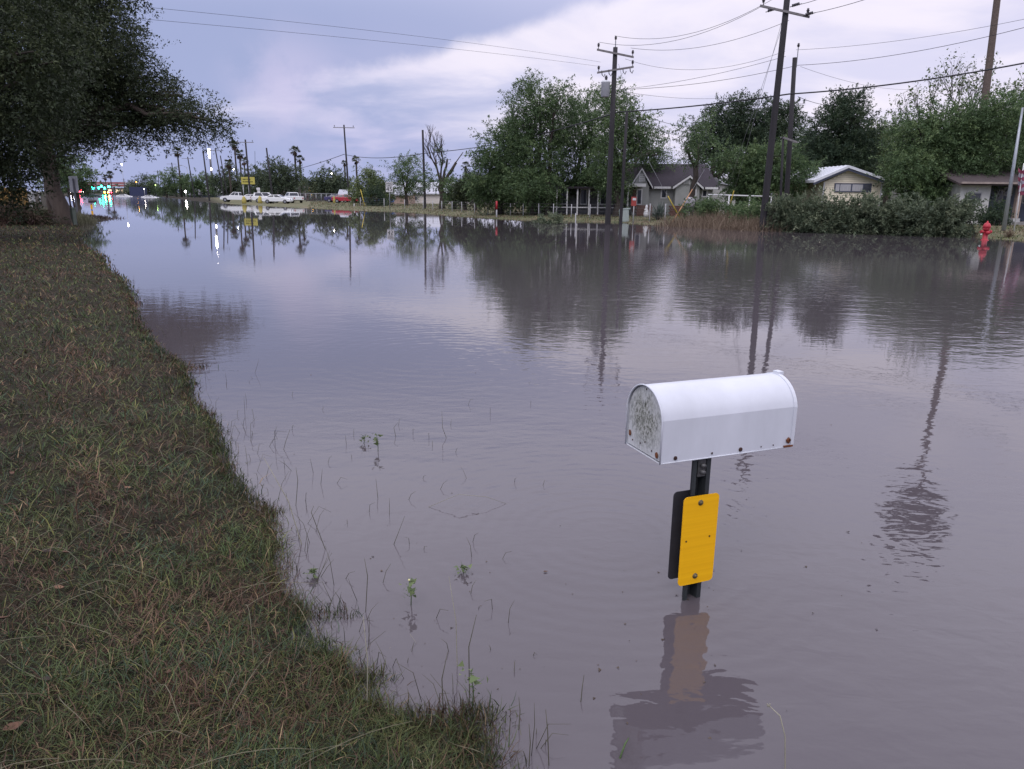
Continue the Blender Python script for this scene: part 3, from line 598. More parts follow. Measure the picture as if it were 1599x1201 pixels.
# longer blades standing above the mat
x, y, R_ = polar_sample(9000, -1.05, 0.75, 1.1, 22, 15)
s = sdist(x, y); z = gz(x, y); keep = (s > -0.10) & (z > -.06) & (wob(x, y, 1.7) > -.2) & ((x < -0.25*y-1.0) | (R_ < 8)); x, y, z, R_ = x[keep], y[keep], z[keep], R_[keep]
P = np.stack([x, y, np.maximum(z, -.03)], 1)
V, q, tr, c_ = blades(P, .12, .0034*np.clip(R_/3, .8, 4), .65, 23)
tag(link('tall_grass_blades', fast_mesh('tall_grass_blades', V, q, BLADE, c_*2.0, tr)), 'longer loose grass blades standing out of the left bank mat', 'grass', kind='stuff')
# long arching seed stems lying over the near grass
mb = MB(); Rr = random.Random(31); STEM = mat('dry_stem', (0.15, 0.135, 0.085), .7, .3, 10)
for i in range(230):
    a = Rr.uniform(-.95, .1); r0 = Rr.uniform(1.2, 6.0); x0, y0 = r0*math.sin(a), r0*math.cos(a)
    if sdist(np.array([x0]), np.array([y0]))[0] < .02: continue
    z0 = g1(x0, y0); az = Rr.uniform(0, 6.28); Ls = Rr.uniform(.08, .42); hh = Rr.uniform(.02, .13)*(1 if i % 3 == 0 else .35)
    pts = [(x0+math.cos(az)*Ls*q_, y0+math.sin(az)*Ls*q_+.03*math.sin(q_*3+i), z0+.01+hh*math.sin(math.pi*min(q_*.8+.08, 1))) for q_ in np.linspace(0, 1, 7)]
    mb.tube(pts, [.0013, .0013, .0012, .0011, .001, .0009, .0006], 4)
tag(mb.build('dry_grass_stems', STEM, recalc=False), 'long pale dry stems arching across the near grass', 'grass', kind='stuff')
# grass along the far shore
x, y, R_ = polar_sample(240000, -.62, .66, 27, 190, 8)
s = sdist(x, y); z = gz(x, y); keep = (s > -.15) & (s < 26) & (z > -.02) & (x > -.25*y-2); x, y, z, R_ = x[keep], y[keep], z[keep], R_[keep]
P = np.stack([x, y, z-.02], 1); V, q, tr, c_ = blades(P, .13, .032*np.clip(R_/45, .6, 4), .7, 33)
tag(link('far_bank_grass', fast_mesh('far_bank_grass', V, q, BLADE, c_*2.2, tr)), 'rough grass strip along the far shore of the flood', 'grass', kind='stuff')

# ------------------------------------------------------------------ mailbox
def mildew():
    m = bpy.data.materials.new('mildewed_paint'); m.use_nodes = True; t = m.node_tree; b = t.nodes['Principled BSDF']; b.inputs['Roughness'].default_value = .7
    co = t.nodes.new('ShaderNodeTexCoord')
    def nn(s_, d_, st=(1, 1, 1)):
        mp = t.nodes.new('ShaderNodeMapping'); mp.inputs['Scale'].default_value = st; t.links.new(co.outputs['Object'], mp.inputs[0])
        n = t.nodes.new('ShaderNodeTexNoise'); n.inputs['Scale'].default_value = s_; n.inputs['Detail'].default_value = d_; n.inputs['Roughness'].default_value = .75; t.links.new(mp.outputs[0], n.inputs['Vector']); return n.outputs['Fac']
    def ramp(f_, st):
        r = t.nodes.new('ShaderNodeValToRGB'); e = r.color_ramp.elements
        while len(e) < len(st): e.new(.5)
        for q_, (p_, c_) in zip(e, st): q_.position = p_; q_.color = (*c_, 1)
        t.links.new(f_, r.inputs[0]); return r.outputs[0]
    sp = ramp(nn(110, 3, (1, 1, .6)), [(.38, (.05, .055, .04)), (.50, (.30, .31, .27)), (.62, (.50, .50, .48))])
    msk = ramp(nn(9, 3, (1, 1, .7)), [(.40, (0, 0, 0)), (.58, (1, 1, 1))])
    # mould grows in the middle of the panel, the rim stays cleaner
    v = t.nodes.new('ShaderNodeVectorMath'); v.operation = 'DISTANCE'; t.links.new(co.outputs['Object'], v.inputs[0]); v.inputs[1].default_value = (0, .13, .15)
    mr = t.nodes.new('ShaderNodeMapRange'); t.links.new(v.outputs['Value'], mr.inputs['Value']); mr.inputs['From Min'].default_value = .06; mr.inputs['From Max'].default_value = .17; mr.inputs['To Min'].default_value = 1.0; mr.inputs['To Max'].default_value = 0.05
    ad = t.nodes.new('ShaderNodeMath'); ad.operation = 'MULTIPLY'; t.links.new(mr.outputs[0], ad.inputs[0])
    ad2 = t.nodes.new('ShaderNodeMath'); ad2.operation = 'ADD'; t.links.new(msk, ad2.inputs[0]); ad2.inputs[1].default_value = .55; ad2.use_clamp = True; t.links.new(ad2.outputs[0], ad.inputs[1])
    mx_ = t.nodes.new('ShaderNodeMix'); mx_.data_type = 'RGBA'; t.links.new(ad.outputs[0], mx_.inputs[0]); mx_.inputs[6].default_value = (.58, .59, .60, 1); t.links.new(sp, mx_.inputs[7])
    t.links.new(mx_.outputs[2], b.inputs['Base Color']); return m
MBW = mat('mailbox_enamel', (.59, .61, .655), .38, .085, 5, spec=.5, bump=.0026, bscale=4.5, stretch=(1, 1, .4))
RUST = mat('rust', (.16, .055, .022), .9, .6, 60, bump=.002, bscale=90)
RUSTD = mat('dark_rust', (.045, .022, .018), .9, .5, 60)
CHAN = mat('green_steel_post', (.035, .040, .042), .5, .4, 30, metallic=.3, stretch=(1, 1, .2))
YEL = mat('yellow_reflective_sheet', (.84, .42, .002), .42, .05, 2.2, stretch=(.15, .15, 22), spec=.4, col2=(.93, .50, .005))  # colour bands paint the sheen that the curved sheet would show
PBACK = mat('dark_plate_back', (.035, .035, .042), .55, .2, 10)
LM, WM_, HW_ = .62, .258, .169; RM = WM_/2; A0 = math.radians(10)
def arch(w0=0.0, n=18, h=HW_):
    """outline of the box end in (y, z): flat floor, straight sides, round top"""
    r_ = RM+w0; pts = [(RM-r_, -w0 if w0 < .006 else 0), (RM-r_, h)]
    R0 = r_/math.cos(A0)
    for i in range(1, n): a = math.pi-A0-(math.pi-2*A0)*i/n; pts.append((RM+R0*math.cos(a), h+R0*(math.sin(a)-math.sin(A0))))
    pts += [(RM+r_, h), (RM+r_, -w0 if w0 < .006 else 0)]; return pts
def mailbox(loc, rz, label, paint, back, plate, group=None, post_z=0.62, near=True):
    """loc: the near lower left corner of the box; local x runs along it"""
    root = empty('mailbox', loc, label, 'mailbox', group, rz); B = 0.0
    o1 = arch(); mb = MB(); mb.sm = True                                    # body shell
    V0 = [(0.0, y_, z_) for y_, z_ in o1]; V1 = [(LM, y_, z_) for y_, z_ in o1]; n = len(o1)
    mb.add(V0[1:-1]+V1[1:-1], [(i, i+1, n-2+i+1, n-2+i) for i in range(n-3)]); mb.sm = False; mb.add([V0[0], V0[-1], V1[-1], V1[0]], [(0, 1, 2, 3)])
    for a_, c2_ in ((0, 1), (-2, -1)): mb.add([V0[a_], V0[c2_], V1[c2_], V1[a_]], [(0, 1, 2, 3)])
    # rolled rims
    for xx, rr_ in ((0.0, .0035),):
        mb.sm = True; mb.tube([(xx, y_, z_) for y_, z_ in arch(.001)], rr_, 6)
    mb.tube([(0, 0, 0), (LM, 0, 0)], .003, 6)
    body = mb.build('body', paint, root, recalc=True)
    mb = MB(); oi = arch(-.006); mb.prism([(0.006, y_, z_) for y_, z_ in oi], (.003, 0, 0)); mb.build('back_panel', back, root)
    mb = MB(); od = arch(.0035); mb.prism([(LM-.004, y_, z_+.012 if z_ <= .0 else z_) for y_, z_ in od], (.016, 0, 0)); mb.build('door', paint, root)
    mb = MB(); mb.box((LM+.014, RM, HW_+RM-.022), (.026, .034, .024)); mb.build('latch', paint, root)
    if near:
        for bx, r_ in ((.068, .0085), (.37, .009), (.235, .0045), (.47, .003), (.53, .003)):
            mb = MB(); mb.sphere((bx, -.002, .017), r_, 10, 6, (1, .5, 1)); mb.build('bolt', RUSTD, root)
    if near:
        mb = MB(); mb.tube([(.596, -.004, .030), (.604, -.0045, .038), (.610, -.004, .030), (.604, -.0035, .020), (.596, -.004, .030)], .0055, 6)
        mb.box((.606, -.001, .004), (.045, .006, .008)); mb.build('hinge_ring', RUST, root)
        
        for c3, r3, s3 in (((.0015, .028, .026), .010, (.35, 1, 1.3)), ((.0015, .232, .055), .009, (.35, .8, 1.5))):
            mb = MB(); mb.sphere(c3, r3, 10, 6, s3); mb.build('rust_spot', RUST, root)
        for yy, zz in ((.07, .03), (.155, .035), (.215, .03), (.13, .262), (.12, .05)): mb = MB(); mb.sphere((-.001+.006, yy, zz), .0035, 8, 5, (.6, 1, 1)); mb.build('rivet', RUSTD, root)
    # post: a hat-shaped steel channel with a row of holes
    px_, py_ = .205, .012; w = .042; prof = [(-w, .008), (-w*.62, .008), (-w*.42, .046), (w*.42, .046), (w*.62, .008), (w, .008), (w, .003), (w*.55, .003), (w*.35, .040), (-w*.35, .040), (-w*.55, .003), (-w, .003)]
    mb = MB(); mb.prism([(px_+a, py_+b_, -post_z-.5) for a, b_ in prof], (0, 0, post_z+.5-.004))
    mb.build('post', CHAN, root)
    mb = MB(); mb.sm = True
    for zz in (-.035, -.062): mb.tube([(px_+.002, py_+.03, zz), (px_+.002, py_-.012, zz)], .0095, 8)
    mb.sm = False; mb.box((px_+.002, py_+.012, -.048), (.036, .012, .07)); mb.build('post_bracket', STEEL if not near else mat('dark_zinc', (.09, .09, .09), .5, .4, 30, metallic=.4), root)
    mb = MB()
    for zz in np.arange(-post_z+.02, -.08, .028): mb.box((px_, py_+.0385, zz), (.010, .002, .010))
    tag(mb.build('post_holes', mat('hole_black', (.008, .008, .008), .9), root), kind='stuff')
    def plate_(cx, cz, w_, h_, yy, m_, nm):
        o_ = []; rc = .018
        for (qx, qz, a0) in ((w_/2-rc, h_/2-rc, 0), (-w_/2+rc, h_/2-rc, 90), (-w_/2+rc, -h_/2+rc, 180), (w_/2-rc, -h_/2+rc, 270)):
            for k_ in range(6): a = math.radians(a0+18*k_); o_.append((cx+qx+rc*math.cos(a), yy, cz+qz+rc*math.sin(a)))
        p_ = MB(); p_.prism(o_, (0, .003, 0)); return p_.build(nm, m_, root)
    pz = -.163-.375/2
    pl = plate_(px_+.004, pz, .166, .385, py_-.007, plate, 'reflector_plate')
    plate_(px_-.006, pz+.003, .166, .385, py_+.050, PBACK, 'rear_plate')
    for zz in (pz+.162, pz-.158):
        mb = MB(); mb.sm = True; mb.tube([(px_+.0, py_-.014, zz), (px_, py_-.006, zz)], .0075, 6); mb.tube([(px_, py_-.0085, zz), (px_, py_-.0065, zz)], .012, 12)
        mb.build('plate_bolt', mat('zinc_bolt', (.16, .13, .07), .5, .3, 40, metallic=.5), root)
    for xx, zz in ((px_-.055, pz+.003), (px_+.055, pz-.003+.012)):
        mb = MB(); mb.tube([(xx, py_-.0082, zz), (xx, py_-.0068, zz)], .0042, 8)
        mb.build('plate_hole', mat('hole_brown', (.10, .05, .01), .9), root)
    return root
mailbox((.5635, 2.647, .619), math.radians(21.3), 'white round-topped mailbox on a green channel post standing in the water', MBW, mildew(), YEL)
pm = at_z(143, 328, 0); MBK = mat('black_enamel', (.03, .03, .035), .4, .2, 8)
mailbox((pm[0]-.2, pm[1], .62), math.radians(18), 'distant dark mailbox with orange reflector near the left shore', MBK, MBK, YEL, near=False)

# ------------------------------------------------------------------ plants standing in the water
STK = mat('water_stalk', (.075, .070, .045), .7, .4, 20); STKP = mat('pale_stalk', (.26, .245, .185), .7, .2, 20); STKG = mat('green_stalk', (.06, .10, .03), .6, .3, 20)
def stalk(pix, label, m, rad=.0016, zt=None, group='grass stalks rising from the water', name='grass_stalk', head=0):
    """pix: screen points; the first is where it leaves the water, the rest lie on a vertical plane through it (slightly turned)"""
    P0 = at_z(pix[0][0], pix[0][1], 0); pts = [P0+np.array([0, 0, -.03]), P0]
    for k_, q_ in enumerate(pix[1:]): pts.append(at_y(q_[0], q_[1], P0[1]+.02*(k_+1)))
    mb = MB(); mb.sm = True; r_ = [rad]*(len(pts)-1)+[rad*.5]; mb.tube([p-P0 for p in pts], r_, 5)
    if head:
        t_ = pts[-1]-P0
        for k_ in range(9): mb.sphere(t_+np.array([rnd.uniform(-1, 1), rnd.uniform(-1, 1), rnd.uniform(-1, 1)])*head, head*.45, 6, 4, (1, 1, 1.6))
    return tag(mb.build(name, m, loc=P0, recalc=False), label, 'stalk', group)
stalk([(471, 850), (450, 782), (412, 715)], 'longest pale stalk leaning left out of the water near the bank', STKP, .0022)
stalk([(508, 858), (486, 800), (490, 790)], 'stalk with a bent tip standing right of the longest leaning stalk', STK)
stalk([(590, 778), (587, 748)], 'short upright stalk above the middle of the flooded weeds', STK)
stalk([(615, 850), (632, 806)], 'short stalk leaning right at mid water, alone', STK)
stalk([(697, 684), (691, 668), (690, 642)], 'thin stalk with forked tip farthest out in the water', STK)
stalk([(618, 682), (615, 668), (621, 660)], 'small bent stalk beside the two floating weed sprigs', STK)
stalk([(443, 702), (446, 690), (453, 670)], 'short stalk leaning right beside the bank edge', STK)
stalk([(571, 955), (574, 900), (569, 872)], 'thin upright stalk left of the flowering weed', STK)
stalk([(573, 1108), (574, 1030), (567, 962)], 'tall pale stalk rising left of the weed clump near the bottom bank', STKP, .0017)
stalk([(714, 1040), (712, 970), (701, 900)], 'tall pale-bottomed stalk standing right of the flowering weed', STKP, .0016)
stalk([(733, 1085), (732, 1010), (744, 960)], 'dark stalk next to the tall pale-bottomed stalk', STK, .0018)
stalk([(692, 1110), (690, 1060), (699, 1018)], 'short stalk rising from the submerged clump at the bottom bank', STK, .0018)
stalk([(608, 1012), (660, 1018), (640, 990)], 'pale stalk lying nearly flat above the submerged clump', STKP, .0015)
stalk([(907, 1096), (909, 1075), (912, 1054)], 'lone short stalk in open water left of the mailbox reflection', STK, .0016)
stalk([(810, 1140), (812, 1110), (810, 1088)], 'stalk with crooked side blade near the bottom middle', STK, .0017)
stalk([(826, 1195), (828, 1160), (826, 1130)], 'short dark stalk second from the right at the bottom middle', STK, .0017)
stalk([(857, 1195), (855, 1140), (852, 1108)], 'dark stalk rightmost of the three at the bottom middle', STK, .0017)
stalk([(1226, 1210), (1226, 1150), (1218, 1118), (1200, 1101)], 'pale curved stalk with a small seed head at the lower right', STKP, .0020, head=.004)
stalk([(968, 1184), (976, 1162), (982, 1152)], 'short green sprout beside the mailbox reflection', STKG, .0030)
stalk([(669, 792), (716, 772), (760, 776), (800, 790)], 'thin pale stalk arching low over the water in the middle', STKP, .0012)
stalk([(462, 790), (465, 750), (462, 730)], 'thin stalk with a leaf kink right of the leaning pale stalk', STK)
def weed(px, py, hpx, label, seed, flower=False, wide=1.0):
    P0 = at_z(px, py, 0); H = hpx*mpp(P0[1])*1.02; root = empty('water_weed', P0, label, 'weed', 'leafy weeds standing in the water'); r = random.Random(seed); mb = MB(); mb.sm = True
    top = np.array([r.uniform(-.01, .02), 0, H]); pts = [(0, 0, -.04), tuple(top*.5+np.array([.006, 0, 0])), tuple(top)]; mb.tube(pts, [.0024, .002, .0012], 5)
    for k_ in range(5):
        q_ = r.uniform(.3, 1); p_ = top*q_; mb.tube([p_, p_+np.array([r.uniform(-.03, .03)*wide, r.uniform(-.03, .03), r.uniform(.0, .03)])], [.001, .0006], 4)
    mb.build('stem', STKG, root, recalc=False)
    rg = np.random.default_rng(seed); n = 26; q_ = rg.uniform(.35, 1.05, n); P = top[None]*q_[:, None]+rg.normal(size=(n, 3))*np.array([.014*wide, .014, .006]); d = unit(n, rg); d[:, 2] = np.abs(d[:, 2])*.5
    V, q, c_ = leaves(P, d, .022, .6, 'light', rg.uniform(0, 1, n), rg); link('leaves', fast_mesh('leaves', V, q, LEAF, c_), root)
    if flower: f_ = MB(); f_.sphere(top+np.array([0, 0, .006]), .0045, 8, 5); f_.build('flower', mat('pale_yellow_petal', (.65, .62, .30), .6), root)
weed(590, 705, 30, 'tallest of the two small weed sprigs far out in the water', 1)
weed(566, 692, 12, 'smallest leafy sprig just left of the taller one in the water', 2)
weed(641, 945, 45, 'green weed topped with a tiny pale flower near the bank', 3, True)
weed(737, 1110, 80, 'bushy green weed clump rising at the bottom bank edge', 4, wide=1.6)
weed(720, 895, 12, 'tangled drowned sprig in the open water right of the flowering weed', 6)
weed(490, 900, 10, 'low drowned sprig close to the bank edge', 7)
# uncountable drowned grass near the edge
mb = MB(); mb.sm = True; Rr = random.Random(77)
for i in range(210):
    if i < 120:
        k_ = Rr.uniform(8, len(LEFT)-1.01); a_ = LEFT[int(k_)]; b_ = LEFT[int(k_)+1]; fr = k_-int(k_); px = a_[0]+(b_[0]-a_[0])*fr+abs(Rr.gauss(0, 45))+4; py = a_[1]+(b_[1]-a_[1])*fr
    else: px = Rr.uniform(330, 860); py = Rr.uniform(590, 1190); 
    P0 = at_z(px, py, 0)
    if sdist(P0[:1], P0[1:2])[0] > -.01: continue
    Ls = Rr.uniform(.02, .10)*(.6 if i >= 120 else 1.2); az = Rr.uniform(0, 6.28); ln = Rr.uniform(.1, .9)
    m_ = P0+np.array([math.cos(az)*math.sin(ln), math.sin(az)*math.sin(ln), math.cos(ln)])*Ls; ln2 = ln+Rr.uniform(-.2, 1.5)
    e_ = m_+np.array([math.cos(az)*math.sin(ln2), math.sin(az)*math.sin(ln2), math.cos(ln2)])*Ls*.7; e_[2] = max(e_[2], .001); mb.tube([P0-np.array([0, 0, .03]), m_, e_], [.0012, .0011, .0005], 4)
tag(mb.build('drowned_grass', STK, recalc=False), 'loose drowned grass tips poking out of the water near the bank', 'grass', kind='stuff')
rf_ = np.random.default_rng(21); n_ = 150; xx = []; 
for k_ in range(n_):
    cxx = (480, 700, 900, 640, 1250, 1180)[k_ % 6]; cyy = (880, 950, 1000, 470, 600, 900)[k_ % 6]; P0 = at_z(cxx+rf_.normal()*150, cyy+rf_.normal()*90, .002)
    if sdist(P0[:1], P0[1:2])[0] < -.05: xx.append(P0)
xx = np.array(xx); d = unit(len(xx), rf_); d[:, 2] *= .12; V, q, c_ = leaves(xx, d, .012, .55, 'dry', rf_.uniform(0, .6, len(xx)), rf_); V[:, 2] = np.maximum(V[:, 2], .0015)
tag(link('floating_debris', fast_mesh('floating_debris', V, q, LEAF, c_*.6)), 'tiny bits of plant debris floating on the flood water', 'debris', kind='stuff')
# sunken clump of grass just off the bottom bank and at (560, 1050)
r_ = np.random.default_rng(5); Ps = []
for (px, py, n_, s_) in ((575, 1062, 260, .045), (520, 960, 120, .05), (300, 575, 90, .1), (420, 800, 90, .05), (735, 1120, 420, .06), (640, 1130, 260, .06)):
    P0 = at_z(px, py, 0); Ps.append(np.stack([P0[0]+r_.normal(size=n_)*s_, P0[1]+r_.normal(size=n_)*s_*.6, np.full(n_, -.01)], 1))
for i in range(len(LEFT)-1):
    A2, B2 = at_z(*LEFT[i], 0), at_z(*LEFT[i+1], 0); Ln = np.hypot(*(B2-A2)[:2]); dist_ = A2[1]; n_ = int(min(2600, Ln*1500/max(1, dist_/3))); t_ = r_.uniform(0, 1, n_)[:, None]
    cl = np.sin(t_[:, 0]*Ln*9+i)*.5+r_.normal(size=n_)*.6; Q_ = A2+(B2-A2)*t_; nn_ = np.array([B2[1]-A2[1], -(B2-A2)[0], 0])/Ln; off_ = (r_.normal(size=n_)*.03+.022*cl+.03)*max(1, dist_/6)
    Q_ = Q_+nn_*off_[:, None]; Q_[:, 2] = -.01; Ps.append(Q_)
P = np.concatenate(Ps); V, q, tr, c_ = blades(P, .060, .0036*np.clip(np.hypot(P[:, 0], P[:, 1])/3.2, 1, 6), .6, 55); tag(link('edge_tufts', fast_mesh('edge_tufts', V, q, BLADE, c_*1.2, tr)), 'half drowned tufts along the edge of the left bank', 'grass', kind='stuff')

# ------------------------------------------------------------------ fallen leaves
LB = {'brown': mat('leaf_brown', (.11, .055, .032), .7, .4, 30), 'tan': mat('leaf_tan', (.20, .11, .065), .7, .3, 30), 'pale': mat('leaf_pale', (.30, .27, .21), .7, .2, 30), 'dark': mat('leaf_dark', (.035, .022, .018), .7, .3, 30)}
for px, py, s_, c_, rz, lab in [(199, 767, .034, 'tan', .4, 'tan oval leaf lying in the middle of the near grass'), (42, 782, .060, 'pale', .3, 'long pale curled leaf near the left edge of the grass'), (12, 795, .040, 'brown', 1.2, 'orange brown leaf just below the long pale curled leaf'),
                          (75, 868, .045, 'dark', .1, 'dark leaf of the close pair on the left grass'), (102, 871, .042, 'brown', -.4, 'brown leaf of the close pair on the left grass'), (93, 925, .040, 'tan', .1, 'single reddish tan leaf below the close pair of leaves'),
                          (73, 730, .030, 'pale', .8, 'small whitish leaf fragment high on the near grass'), (20, 745, .035, 'brown', -.9, 'brown folded leaf above the long pale curled leaf'), (5, 975, .045, 'brown', .5, 'brown leaf cut by the left edge of the photo'),
                          (72, 1072, .040, 'dark', -.5, 'dark crumpled leaf in the lower left grass'), (22, 1145, .055, 'brown', .9, 'broad brown leaf at the lower left corner'), (262, 1060, .032, 'brown', 1.9, 'small brown leaf in the lower middle of the grass'),
                          (852, 893, .020, 'brown', .2, 'tiny reddish leaf floating on the open water')]:
    P0 = gp(px, py) if px < 800 else at_z(px, py, .002); mb = MB(); n = 7; up_ = .02 if px < 800 else .0; pts = []
    for i in range(n+1):
        q_ = i/n; w_ = math.sin(math.pi*q_**.8)*s_*.30+.0004; zc = up_+.35*s_*(q_-.5)**2*4*.5; pts += [(s_*(q_-.5), -w_, zc+w_*.55), (s_*(q_-.5), 0, zc), (s_*(q_-.5), w_, zc+w_*.4)]
    fs = []
    for i in range(n): a = i*3; fs += [(a, a+3, a+4, a+1), (a+1, a+4, a+5, a+2)]
    mb.sm = True; mb.add(pts, fs); o = mb.build('fallen_leaf', LB[c_], loc=P0, recalc=False); o.rotation_euler = (rnd.uniform(-.3, .3) if px < 800 else 0, rnd.uniform(-.2, .2) if px < 800 else 0, rz); tag(o, lab, 'leaf', 'fallen leaves')
#@@NEXT3

# ------------------------------------------------------------------ utility poles
def insulator(mb, c0, s=1.0): mb.sm = True; mb.lathe([(.02*s, 0), (.02*s, .10*s), (.07*s, .12*s), (.05*s, .16*s), (.085*s, .19*s), (.05*s, .24*s), (.06*s, .28*s), (.01, .31*s)], 8, c0)
def cyl_obj(name, pts, rad, m, root, n=8):
    mb = MB(); mb.sm = True; mb.tube(pts, rad, n); return mb.build(name, m, root, recalc=False)
def pole(top, base, Yc, r0, r1, label, arms=(), group='utility poles along the flooded road', m=None, name='utility_pole', pins=(), topz=None, z0=None):
    """top/base: screen points on the plane y = Yc; arms: (fraction down from top in m, left half, right half, tilt)"""
    T_ = at_y(top[0], top[1], Yc); B_ = at_y(base[0], base[1], Yc); zb = g1(B_[0], Yc) if z0 is None else z0
    dxdz = (T_[0]-B_[0])/(T_[2]-B_[2]) if abs(T_[2]-B_[2]) > .1 else 0; bx = B_[0]+dxdz*(zb-B_[2]); tz = T_[2] if topz is None else topz
    r0 *= .86; r1 *= .86
    root = empty(name, (bx, Yc, zb), label, 'utility pole', group); H = tz-zb; k_ = lambda z: (dxdz*z, 0, z)
    cyl_obj('shaft', [k_(-.8), k_(0), k_(H*.5), k_(H)], [r0, r0, (r0+r1)/2, r1], m or POLE, root, 14)
    for dz_, l_, r_, tl, ayaw in arms:
        z = H-dz_; c0 = np.array(k_(z)); u_ = np.array([math.cos(ayaw), math.sin(ayaw), tl]); a = c0-u_*l_+np.array([0, -r1-.05, 0]); e = c0+u_*r_+np.array([0, -r1-.05, 0])
        mb = MB(); mb.prism([a+(0, -.04, -.05), a+(0, .04, -.05), a+(0, .04, .05), a+(0, -.04, .05)], e-a); mb.build('crossarm', ARM, root)
        for q_ in pins:
            mb = MB(); insulator(mb, a+(e-a)*q_+(0, 0, .06)); mb.build('insulator', INSUL, root)
    return root, np.array([bx, Yc, zb]), dxdz, H
PW = {}
def wpt(px, py, Y): return at_y(px, py, Y)
# transformer pole
r1_, o1_, dx1, H1 = pole((961, 74), (949, 349), 45.5, .20, .15, 'near pole with a grey transformer and two crossarms by the fence', [(.35, 1.08, 1.06, -.16, .1), (1.22, 1.0, 1.05, .14, -.15)], pins=(.04, .97))
k1 = lambda z: np.array((dx1*z, 0, z))
mb = MB(); mb.tube([k1(H1)+(0, 0, -.3), k1(H1)+(0, 0, .32)], .03, 6); mb.build('pin_bracket', STEEL, r1_)
mb = MB(); insulator(mb, k1(H1)+(0, 0, .30)); mb.build('insulator', INSUL, r1_)
for q_ in (-.75, -.35, .45, .85):
    mb = MB(); mb.sm = True; c0 = k1(H1-1.25)+np.array([q_, -.2, .08+q_*.13]); mb.tube([c0, c0+(.03, 0, -.22), c0+(.14, 0, -.34), c0+(.2, 0, -.18)], .025, 6); mb.build('fuse_cutout', INSUL, r1_)
tb = MB(); tb.sm = True; tb.lathe([(.20, -.42), (.25, -.40), (.25, .33), (.27, .35), (.27, .40), (.16, .46), (0.02, .48)], 18, tuple(k1(H1-2.25)+np.array([-.48, -.1, 0]))); to = tb.build('transformer', mat('transformer_grey', (.58, .60, .62), .5, .1), r1_)
mb = MB(); insulator(mb, k1(H1-2.35)+np.array([-.46, -.1, .48]), 1.2); mb.build('transformer_bushing', INSUL, to)
# leaning tall pole
r2_, o2_, dx2, H2 = pole((1229, 0), (1190, 360), 38.5, .205, .15, 'tall pole with crossarm at the frame top, leaning over the hedge', [(.82, 1.33, 1.12, -.17, .08)], pins=(.06, .96), topz=14.0)
T2 = at_y(1228, 20, 38.5)
# move the crossarm to where the photo has it
for ch in r2_.children:
    if ch.name.startswith(('crossarm', 'insulator')): ch.location = tuple(np.array([dx2*(T2[2]-(o2_[2]+H2-.82)), 0, T2[2]-(o2_[2]+H2-.82)]))
for px_, py_ in ((1204, 17), (1242, 9), (1263, 23)):
    P0 = at_y(px_, py_, 38.3)-o2_; mb = MB(); mb.sm = True
    for q_ in range(5): mb.tube([P0+np.array([q_*.07-.14, 0, q_*.02]), P0+np.array([q_*.07-.11, 0, q_*.02+.01])], .07, 8)
    mb.tube([P0+np.array([-.25, 0, -.06]), P0+np.array([.3, 0, .09])], .02, 5); mb.build('strain_insulator', INSUL, r2_)
pole((1241, 90), (1227, 330), 43, .17, .13, 'shorter dark pole with one top pin right of the leaning tall pole')
rr_ = bpy.data.objects[[o.name for o in bpy.data.objects if o.name.startswith('utility_pole')][-1]]
Tp = at_y(1241, 90, 43)-np.array(rr_.location); mb = MB(); mb.tube([Tp+np.array([.14, 0, -.5]), Tp+np.array([.14, 0, .42])], .025, 6); mb.build('pin_bracket', STEEL, rr_); mb = MB(); insulator(mb, Tp+np.array([.14, 0, .42])); mb.build('insulator', INSUL, rr_)
pole((1223, 214), (1218, 330), 42, .08, .07, 'thin service pole with a short side bracket between the two dark poles', [(.05, .02, .75, -.30, 0)])
pole((979, 175), (969, 350), 45, .115, .095, 'short service pole directly right of the transformer pole')
# poles with and without arms receding along the road
for tp, bs, Yc, r0, r1, lab, arm in [
    ((537, 195), (546, 320), 126, .19, .14, 'first tall single-crossarm pole standing in the water mid left', 1.7), ((383, 218), (392, 318), 130, .19, .15, 'single-crossarm pole in front of the yellow sign', 1.35),
    ((416, 231), (427, 320), 112, .16, .12, 'armless leaning pole in front of the white cars', 0), ((660, 203), (664, 329), 80, .15, .12, 'armless dark pole beside the dead tree', 0),
    ((336, 232), (351, 316), 170, .18, .14, 'single-crossarm pole left of the white pickup', 1.5), ((344, 243), (357, 316), 165, .14, .12, 'armless pole close behind the pole left of the white pickup', 0),
    ((317, 236), (328, 320), 140, .17, .14, 'armless dark pole standing in water left of the lit pole sign', 0), ((293, 245), (305, 314), 210, .19, .15, 'distant crossarm pole right of the single palm', 1.55),
    ((268, 254), (276, 311), 250, .2, .16, 'distant crossarm pole left of the single palm', 1.5), ((246, 266), (250, 308), 330, .2, .16, 'farthest crossarm pole above the distant trees', 1.7),
    ((193, 279), (196, 307), 500, .35, .3, 'very far stubby pole by the canopy end', 1.5), ((398, 236), (399, 300), 230, .07, .06, 'faint thin mast above the dark trees', 0)]:
    pole(tp, bs, Yc, r0, r1, lab, [(.45, arm, arm, 0.0, .1)] if arm else [], pins=(.06, .5, .94) if arm and Yc < 180 else ())

